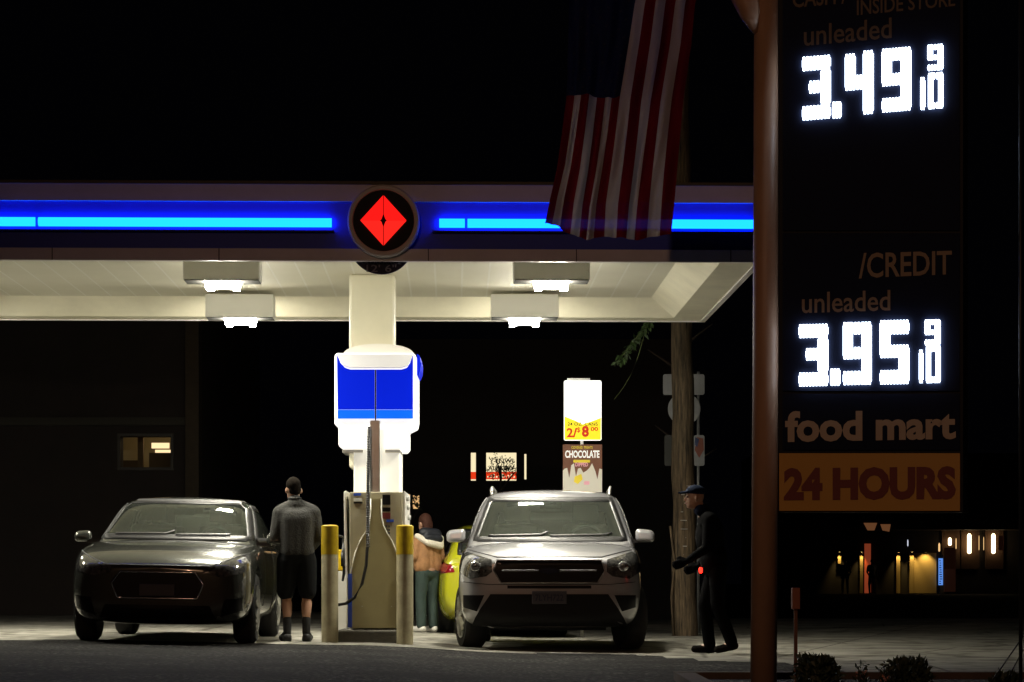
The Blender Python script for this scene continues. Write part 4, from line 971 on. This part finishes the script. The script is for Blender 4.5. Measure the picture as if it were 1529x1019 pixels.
tops = [(843,700),(847,699),(850,714),(853,695),(857,692),(860,712),(863,700),(867,699),(871,706),(876,703),(880,699),(884,692),(889,704),(892,716),(895,700),(899,701)]
drip += tops+[(899,735)]
mb.prism([(Q0(a),QZ(b)) for a,b in reversed(drip)], -.003, -.0005); mb.build('cream_artwork', CRP, lw)
mb = MB(); add_text(mb, 'CHOCOLATE', flat(Q0(869.5),QZ(678.5),.455,.10,-.004), .03); mb.build('lettering', mat('white print', (.85,.85,.8), .5, emit=(.9,.88,.8), es=.7), lw)
mb = MB(); add_text(mb, 'COVERED TREATS', flat(Q0(869),QZ(668.5),.28,.035,-.004), .01); mb.prism(rpoly(Q0(856),QZ(691),Q0(881),QZ(687),.01), -.004, -.002)
mb.prism([(Q0(a),QZ(b)) for a,b in ((858,712),(868,708),(870,716),(863,723),(857,720))][::-1], -.007, -.004); mb.build('yellow_artwork', mat('yellow print', (.7,.55,.03), .5, emit=(.6,.45,.03), es=.6), lw)
mb = MB(); add_text(mb, 'DIPPED', flat(Q0(868.5),QZ(694),.17,.05,-.005), .03); mb.prism(rpoly(Q0(872),QZ(724),Q0(880),QZ(719),.01), -.006, -.004); mb.build('pink_artwork', mat('pink print', (.7,.35,.4), .5, emit=(.6,.28,.3), es=.6), lw)

# ------------------------------------------------------------------ buildings behind
DWALL = mat('dark stucco', (.035,.026,.022), .9, noise=.3, nscale=1.5, bump=.3, bscale=12)
YL = 42.0
lbd = thing('left_building', 'dark plain building at the left with one small lit window', 'building', (X(100,YL), YL, 0))
lbd.name = 'building'
def wall_holes(name, x0, x1, z0, z1, holes, y0, y1, m, parent, ox, oz):
    mb = MB(); xs = sorted(set([x0, x1]+[h[0] for h in holes]+[h[1] for h in holes])); zs = sorted(set([z0, z1]+[h[2] for h in holes]+[h[3] for h in holes]))
    for i in range(len(xs)-1):
        for j in range(len(zs)-1):
            c = ((xs[i]+xs[i+1])/2, (zs[j]+zs[j+1])/2)
            if any(h[0] < c[0] < h[1] and h[2] < c[1] < h[3] for h in holes): continue
            mb.box((xs[i]-ox, y0, zs[j]-oz), (xs[i+1]-ox, y1, zs[j+1]-oz))
    bm_ = mb.build(name, m, parent); return bm_
ox = lbd.location.x
wh = (X(180,YL), X(255,YL), Z(698,YL), Z(652,YL))
wall_holes('wall', X(-900,YL), X(278,YL), -.2, 6.4, [wh], 0, .3, DWALL, lbd, ox, 0)
MB().box((X(278,YL)-ox,-.12,-.2),(X(298,YL)-ox,  .3,6.5)).build('corner_pilaster', mat('brown pilaster', (.07,.05,.03), .8, noise=.2), lbd)
MB().box((X(298,YL)-ox-.3,.3,-.2),(X(298,YL)-ox,10,6.4)).build('side_wall', DWALL, lbd)
MB().box((X(-900,YL)-ox,-.10,Z(636,YL)),(X(277,YL)-ox,.0-.003,Z(624,YL))).build('ledge', mat('ledge', (.05,.045,.035), .8), lbd)
win = MB(); fw = .04
for a, b in (((wh[0]-.05, wh[2]-.05), (wh[1]+.05, wh[2])), ((wh[0]-.05, wh[3]), (wh[1]+.05, wh[3]+.05)), ((wh[0]-.05, wh[2]), (wh[0], wh[3])), ((wh[1], wh[2]), (wh[1]+.05, wh[3]))):
    win.box((a[0]-ox, -.03, a[1]), (b[0]-ox, .05, b[1]))
wf = win.build('window', mat('window frame', (.06,.05,.04), .6), lbd)
room = MB(); a0, a1, z0, z1 = wh[0]-ox, wh[1]-ox, wh[2], wh[3]
RW = mat('lit room wall', (.5,.42,.25), .8)
MB().box((a0-1,2.5,z0-1),(a1+.4,2.6,z1+.5)).box((a0-1,.31,z1+.5),(a1+.4,2.6,z1+.6)).box((a0-1.1,.31,z0-1),(a0-1,2.5,z1+.5)).box((a1+.4,.31,z0-1),(a1+.5,2.5,z1+.5)).build('room', RW, lbd)
MB().box((a0+.14,1.0,z0-.5),(a0+.24,1.1,z1+.2)).box((a0+.36,.9,z0-.9),(a1+.4,1.0,z0+.30)).box((a0-.3,1.2,z0-.5),(a0+.12,1.3,z0+.18)).build('furniture', mat('brown furniture', (.12,.07,.02), .7), lbd)
MB().box((a0+.3,1.6,z1-.12),(a0+.62,1.62,z1-.02)).box((a0+.38,1.5,z1-.22),(a0+.66,1.52,z1-.15)).build('ceiling_lamp', emis('room lamp', (1,.72,.38), 1.3), lbd)
lamp('room_bulb', 'POINT', (a0+.8, 1.2, z1+.2), 5.0, (1,.75,.42), parent=lbd, shadow_soft_size=.1)
# shop behind the pump
YM = 46.0
shp = thing('building', 'dark corner shop far behind the pump with lit poster window', 'building', (X(700,YM), YM, 0))
ox = shp.location.x
holes = [(X(703,YM),X(710.5,YM),Z(718,YM),Z(676,YM)), (X(726,YM),X(771,YM),Z(718,YM),Z(676,YM)), (X(783,YM),X(786,YM),Z(716,YM),Z(678,YM)), (X(601,YM),X(612.5,YM),Z(764,YM),Z(738,YM)), (X(616,YM),X(626,YM),Z(760,YM),Z(740,YM))]
wall_holes('wall', X(560,YM), X(1010,YM), -.2, 5.2, holes, 0, .25, mat('black brown wall', (.018,.014,.012), .9), shp, ox, 0)
CRE = emis('cream window glow', (1, .85, .52), 1.0); WRM = emis('orange window glow', (1,.6,.25), .8)
for k, h in enumerate(holes):
    w = MB().box((h[0]-ox-.02,.1,h[2]-.02),(h[1]-ox+.02,.12,h[3]+.02)).build('window', CRE if k < 3 else WRM, shp)
    if k in (0, 1):
        MB().box((h[0]-ox,.07,h[2]+.03),(h[1]-ox,.095,h[2]+.17)).build('red_poster', emis('red poster glow', (.9,.05,.01), .9), w)
        mb = MB()
        if k == 1:
            cxm = (h[0]+h[1])/2-ox
            add_text(mb, 'YTNWI', flat(cxm, h[2]+.38, .46,.09,.09), .02); add_text(mb, 'ALLIGUY', flat(cxm, h[2]+.24, .5,.085,.09), .02)
            mb.build('lettering', BP, w)
            mb = MB(); add_text(mb, 'OPEN', flat(cxm-.1, h[2]+.10, .28,.07,.065), .03) if False else None
            for q_ in range(10): mb.box((h[0]-ox+.02+q_*.055,.064,h[2]+.06),(h[0]-ox+.05+q_*.055,.068,h[2]+.09+.04*((q_*7) % 3)/2))
            mb.build('pale_strokes', CRE, w)
def leaf_cloud(mb, c, r, n, s, dirs=None, droop=0):
    for _ in range(n):
        while True:
            p = Vector((random.uniform(-1,1), random.uniform(-1,1), random.uniform(-1,1)))
            if p.length < 1: break
        p = Vector(c)+Vector((p.x*r[0], p.y*r[1], p.z*r[2]))
        a = Vector((random.gauss(0,1), random.gauss(0,1), random.gauss(0,1)-droop)).normalized(); b = a.cross(Vector((random.gauss(0,1), random.gauss(0,1), random.gauss(0,1)))).normalized()
        l = s*random.uniform(.6,1.3); w = l*.38
        mb.add([p, p+a*l*.5+b*w*.5, p+a*l, p+a*l*.5-b*w*.5], [(0,1,2,3)])
LEAF = mat('green leaf', (.05,.09,.025), .5, noise=.4, nscale=3); DLEAF = mat('dark leaf', (.03,.045,.018), .6, noise=.4, nscale=3); BARK = mat('dark bark', (.05,.035,.025), .9, bump=.5, bscale=20)
def tree(name, label, x, y, th, crown, r, n, s, lm, group=None):
    t = thing(name, label, 'tree', (x, y, G(x, y)), 0, group)
    mb = MB(); mb.tube([(0,0,-.1),(.03,.02,th*.5),(-.02,0,th),(0,0,crown)], [.07,.055,.045,.015], 9)
    for k in range(7):
        a = k*2.4; z = th*.8+(crown-th*.8)*k/7; mb.tube([(0,0,z),(r[0]*.4*math.cos(a),r[1]*.4*math.sin(a),z+.2),(r[0]*.75*math.cos(a),r[1]*.75*math.sin(a),z+.35)], [.03,.018,.008], 6)
    mb.build('trunk', BARK, t, True)
    mb = MB()
    for k in range(9):
        a = k*2.4; c = (r[0]*.5*math.cos(a)*random.uniform(.6,1.1), r[1]*.5*math.sin(a), crown+r[2]*random.uniform(-.5,.5)); leaf_cloud(mb, c, (r[0]*.45,r[1]*.45,r[2]*.5), n//9, s)
    mb.build('crown', lm, t); return t
tree('street_tree', 'small dark leafy tree in front of the lit shop window', X(748,44), 44, 1.5, Z(692,44)+.08, (.42,.4,.32), 420, .055, DLEAF)
tree('street_tree', 'small dark leafy tree before the orange lit shop window by the pump', X(612,44), 44, .9, Z(757,44)+.08, (.3,.3,.3), 170, .08, DLEAF)
# tree whose drooping twig hangs under the rear edge of the canopy
wt = tree('willow_tree', 'tree behind the canopy edge with one drooping green twig below the soffit', X(1018,36.5), 36.5, 3.0, 5.0, (.7,.6,.35), 700, .09, LEAF)
bx0 = wt.location.x; mb = MB(); tw = MB()
def tp_(px, py): return Vector((X(px,31.5)-bx0, 31.5-36.5, Z(py,31.5)-wt.location.z))
path = [Vector((0,0,4.9)), Vector((-.5,-2.4,5.0)), tp_(975,470), tp_(966,487), tp_(950,505), tp_(935,525), tp_(921,542)]
tw.tube(path, [.03,.022,.012,.009,.007,.005,.003], 7); tw.tube([tp_(966,487), tp_(952,535), tp_(942,560), tp_(930,580), tp_(917,597)], [.006,.005,.004,.003,.002], 6); tw.build('drooping_branch', mat('green twig', (.12,.15,.05), .6), wt, True)
for a, b in zip(path[2:], path[3:]):
    for k in range(26):
        p = a.lerp(b, k/26); leaf_cloud(mb, p, (.045,.06,.05), 2, .085, droop=1.5)
mb.build('twig_leaves', LEAF, wt)

# far store on the right
YR = 120.0
rs_ = thing('building', 'distant dark store front at the right with warm wall lights and lit pilasters', 'building', (X(1380,YR), YR, G(0,YR)))
ox = rs_.location.x; zz = rs_.location.z
def RX(px): return X(px, YR)-ox
def RZ(py): return Z(py, YR)-zz
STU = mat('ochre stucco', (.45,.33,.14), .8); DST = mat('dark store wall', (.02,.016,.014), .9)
MB().box((RX(1130),.3,-.1),(RX(1700),8,7)).build('wall', DST, rs_)
MB().box((RX(1130),-1.2,RZ(792)),(RX(1700),.298,RZ(775))).build('fascia', mat('store fascia', (.03,.02,.015), .8), rs_)
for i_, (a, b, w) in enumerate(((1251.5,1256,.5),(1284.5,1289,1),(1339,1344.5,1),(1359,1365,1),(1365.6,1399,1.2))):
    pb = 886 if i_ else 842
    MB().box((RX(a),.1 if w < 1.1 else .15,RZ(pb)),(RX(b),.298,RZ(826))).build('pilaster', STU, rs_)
    c = (RX(a)+RX(b))/2; ww = abs(RX(b)-RX(a))
    sc_ = MB().box((c-.05,-.02,RZ(825.5)),(c+.05,.12,RZ(822))).build('wall_lamp', BLACK, rs_)
    l_ = lamp('wall_lamp_beam', 'SPOT', (c, -.25 if ww > .5 else -.1, RZ(822)), 42*(1.6 if ww > .5 else 1.6), (1,.68,.22), (c, .25, RZ(860)), None, spot_size=R(95 if ww > .5 else 60), spot_blend=.8, shadow_soft_size=.03)
    l_.parent = rs_
MB().box((RX(1292),.15,RZ(886)),(RX(1301),.296,RZ(812))).build('red_door_panel', mat('lit red panel', (.5,.08,.02), .6, emit=(.75,.13,.05), es=.22), rs_)
MB().prism([(RX(1284),RZ(782)),(RX(1304),RZ(782)),(RX(1300),RZ(793)),(RX(1290),RZ(793))][::-1], -1.26, -1.21).prism([(RX(1309),RZ(784)),(RX(1324),RZ(784)),(RX(1322),RZ(795)),(RX(1312),RZ(793))][::-1], -1.26, -1.21).build('sign_shape', mat('dim orange sign', (.3,.14,.06), .6, emit=(.5,.2,.08), es=.22), rs_)
sc2 = MB().box((RX(1401.5),.0,RZ(874)),(RX(1408),.05,RZ(834))).build('blue_screen', emis('blue screen', (.12,.3,.85), .9), rs_)
mb = MB()
for k in range(11): mb.box((RX(1402.3+(k*37 % 10)/10),-.02,RZ(837+k*3.4)),(RX(1404.5+(k*53 % 25)/10),-.004,RZ(838.3+k*3.4)))
mb.build('screen_lines', mat('dark screen line', (.02,.03,.08), .5), sc2)
WTUBE = emis('warm tube', (1,.72,.38), 6)
for a, b, y0, y1, m in ((1415.5,1420.5,815,803,WTUBE),(1444,1450,827,797,WTUBE),(1480,1486,827,797,WTUBE),(1400.8,1403.5,824,811,emis('dim warm tube', (1,.6,.25), 1.0)),(1426.5,1428,820,804,MATS['dim warm tube']),(1461,1462,822,800,MATS['dim warm tube']),(1468,1469,822,802,MATS['dim warm tube']),(1354.5,1356,816,806,emis('cold tube', (.8,.85,1), .9))):
    c = (RX(a)+RX(b))/2; r2 = (RX(b)-RX(a))/2
    MB().lathe([(r2*.4,RZ(y0)),(r2,RZ(y0)+.05),(r2,RZ(y1)-.08),(r2*.4,RZ(y1))], 14, 'z', (c,-.05,0)).build('wall_tube_lamp', m, rs_, True)
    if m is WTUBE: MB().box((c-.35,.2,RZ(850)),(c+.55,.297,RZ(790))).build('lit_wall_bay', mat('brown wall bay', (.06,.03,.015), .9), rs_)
for a, b, y0, y1 in ((1411,1428,884,818),(1492,1500,822,800)):
    MB().box((RX(a),.2,RZ(y0)),(RX(b),.296,RZ(y1))).build('shop_window', mat('dim reddish window', (.05,.02,.015), .5, emit=(.5,.16,.08), es=.015), rs_)
def far_person(px, lab, ph):
    p = thing('person', lab, 'person', (X(px,118.5), 118.5, G(0,118)), R(20*ph), 'people in front of the distant store')
    B = head((0,0,1.6), (0,-1))+[('c',(0,0,1.4),(0,0,1.53),.06,.055),('c',(-.16,0,1.36),(.16,0,1.36),.08,.08),('e',(0,0,1.2),(.19,.13,.24)),('e',(0,0,.95),(.18,.13,.17))]
    for s in (-1,1): B += [('c',(s*.09,0,.9),(s*.12,.05*ph,.48),.095,.07),('c',(s*.12,.05*ph,.48),(s*.13,0,.06),.065,.05),('c',(s*.13,0,.05),(s*.14,-.12,.04),.045,.035),('c',(s*.2,0,1.36),(s*.26,.02,1.08),.06,.05),('c',(s*.26,.02,1.08),(s*.2,-.12,.86),.045,.035)]+hand((s*.2,-.12,.86),(0,-.2,-1),(0,1,0))
    skin('body', B, mat('dark clothed figure', (.02,.016,.014), .8), p, .02, 3); return p
far_person(1302, 'dark silhouetted figure standing in front of the red door panel', 1)
far_person(1262, 'dark silhouetted figure left of the first lit pilaster', -1)

# ------------------------------------------------------------------ planter bed at the foot of the sign
def bed():
    x0 = X(1006, 18.2); y1 = 18.2
    k = MB().box((x0,y1-.15,-.2),(7,y1,Z(1003,18.2))).box((x0,8,-.2),(x0+.15,y1-.15,Z(1003,18.2)-.003)).build('kerb', mat('dark kerb', (.10,.07,.05), .9, noise=.3, nscale=6, bump=.3)); kind(k)
    s = MB().box((x0+.15,8,-.19),(7,y1-.15,Z(1003,18.2)-.05)).build('planting_soil', mat('soil', (.02,.015,.01), .95, noise=.4, nscale=10, bump=1, bscale=30)); kind(s)
bed()
def bush(px, topy, Y, w, label, n=900):
    x = X(px, Y); z0 = -.12; h = Z(topy, Y)-z0
    b = thing('bush', label, 'bush', (x, Y, z0), 0, 'low bushes in the bed below the sign')
    mb = MB(); leaf_cloud(mb, (0,0,h*.45), (w*.5,w*.5,h*.55), n, .05, droop=-1)
    for k in range(16):
        a = random.uniform(0,6.28); leaf_cloud(mb, (w*.3*math.cos(a), w*.3*math.sin(a), h*.75), (w*.13,w*.13,h*.3), n//24, .05, droop=-1.5)
    mb.build('foliage', DLEAF, b)
    mb = MB()
    for k in range(8):
        a = k*.8; mb.tube([(0,0,0),(w*.2*math.cos(a),w*.2*math.sin(a),h*.6)], .006, 5)
    mb.build('stems', BARK, b); return b
bush(1221, 984, 15.5, .30, 'low dark bush nearest the sign pole')
bush(1357, 989, 15.5, .29, 'low dark rounded bush under the right part of the price sign')
bush(1500, 1010, 15.3, .2, 'small dark bush at the far right of the bed', 300)
for px, py, lab in ((1287,1006,'pink orange flower clump between the two dark bushes'),(1322,1011,'pink flower clump just left of the rounded bush')):
    fb = thing('flower_clump', lab, 'flowers', (X(px,15.3), 15.3, -.12)); mb = MB(); leaf_cloud(mb, (0,0,.12), (.05,.05,.1), 90, .04); mb.build('leaves', DLEAF, fb)
    mb = MB(); leaf_cloud(mb, (0,0,Z(py,15.3)+.11), (.035,.04,.02), 40, .025); mb.build('petals', mat('pink petals', (.5,.2,.13), .6), fb)
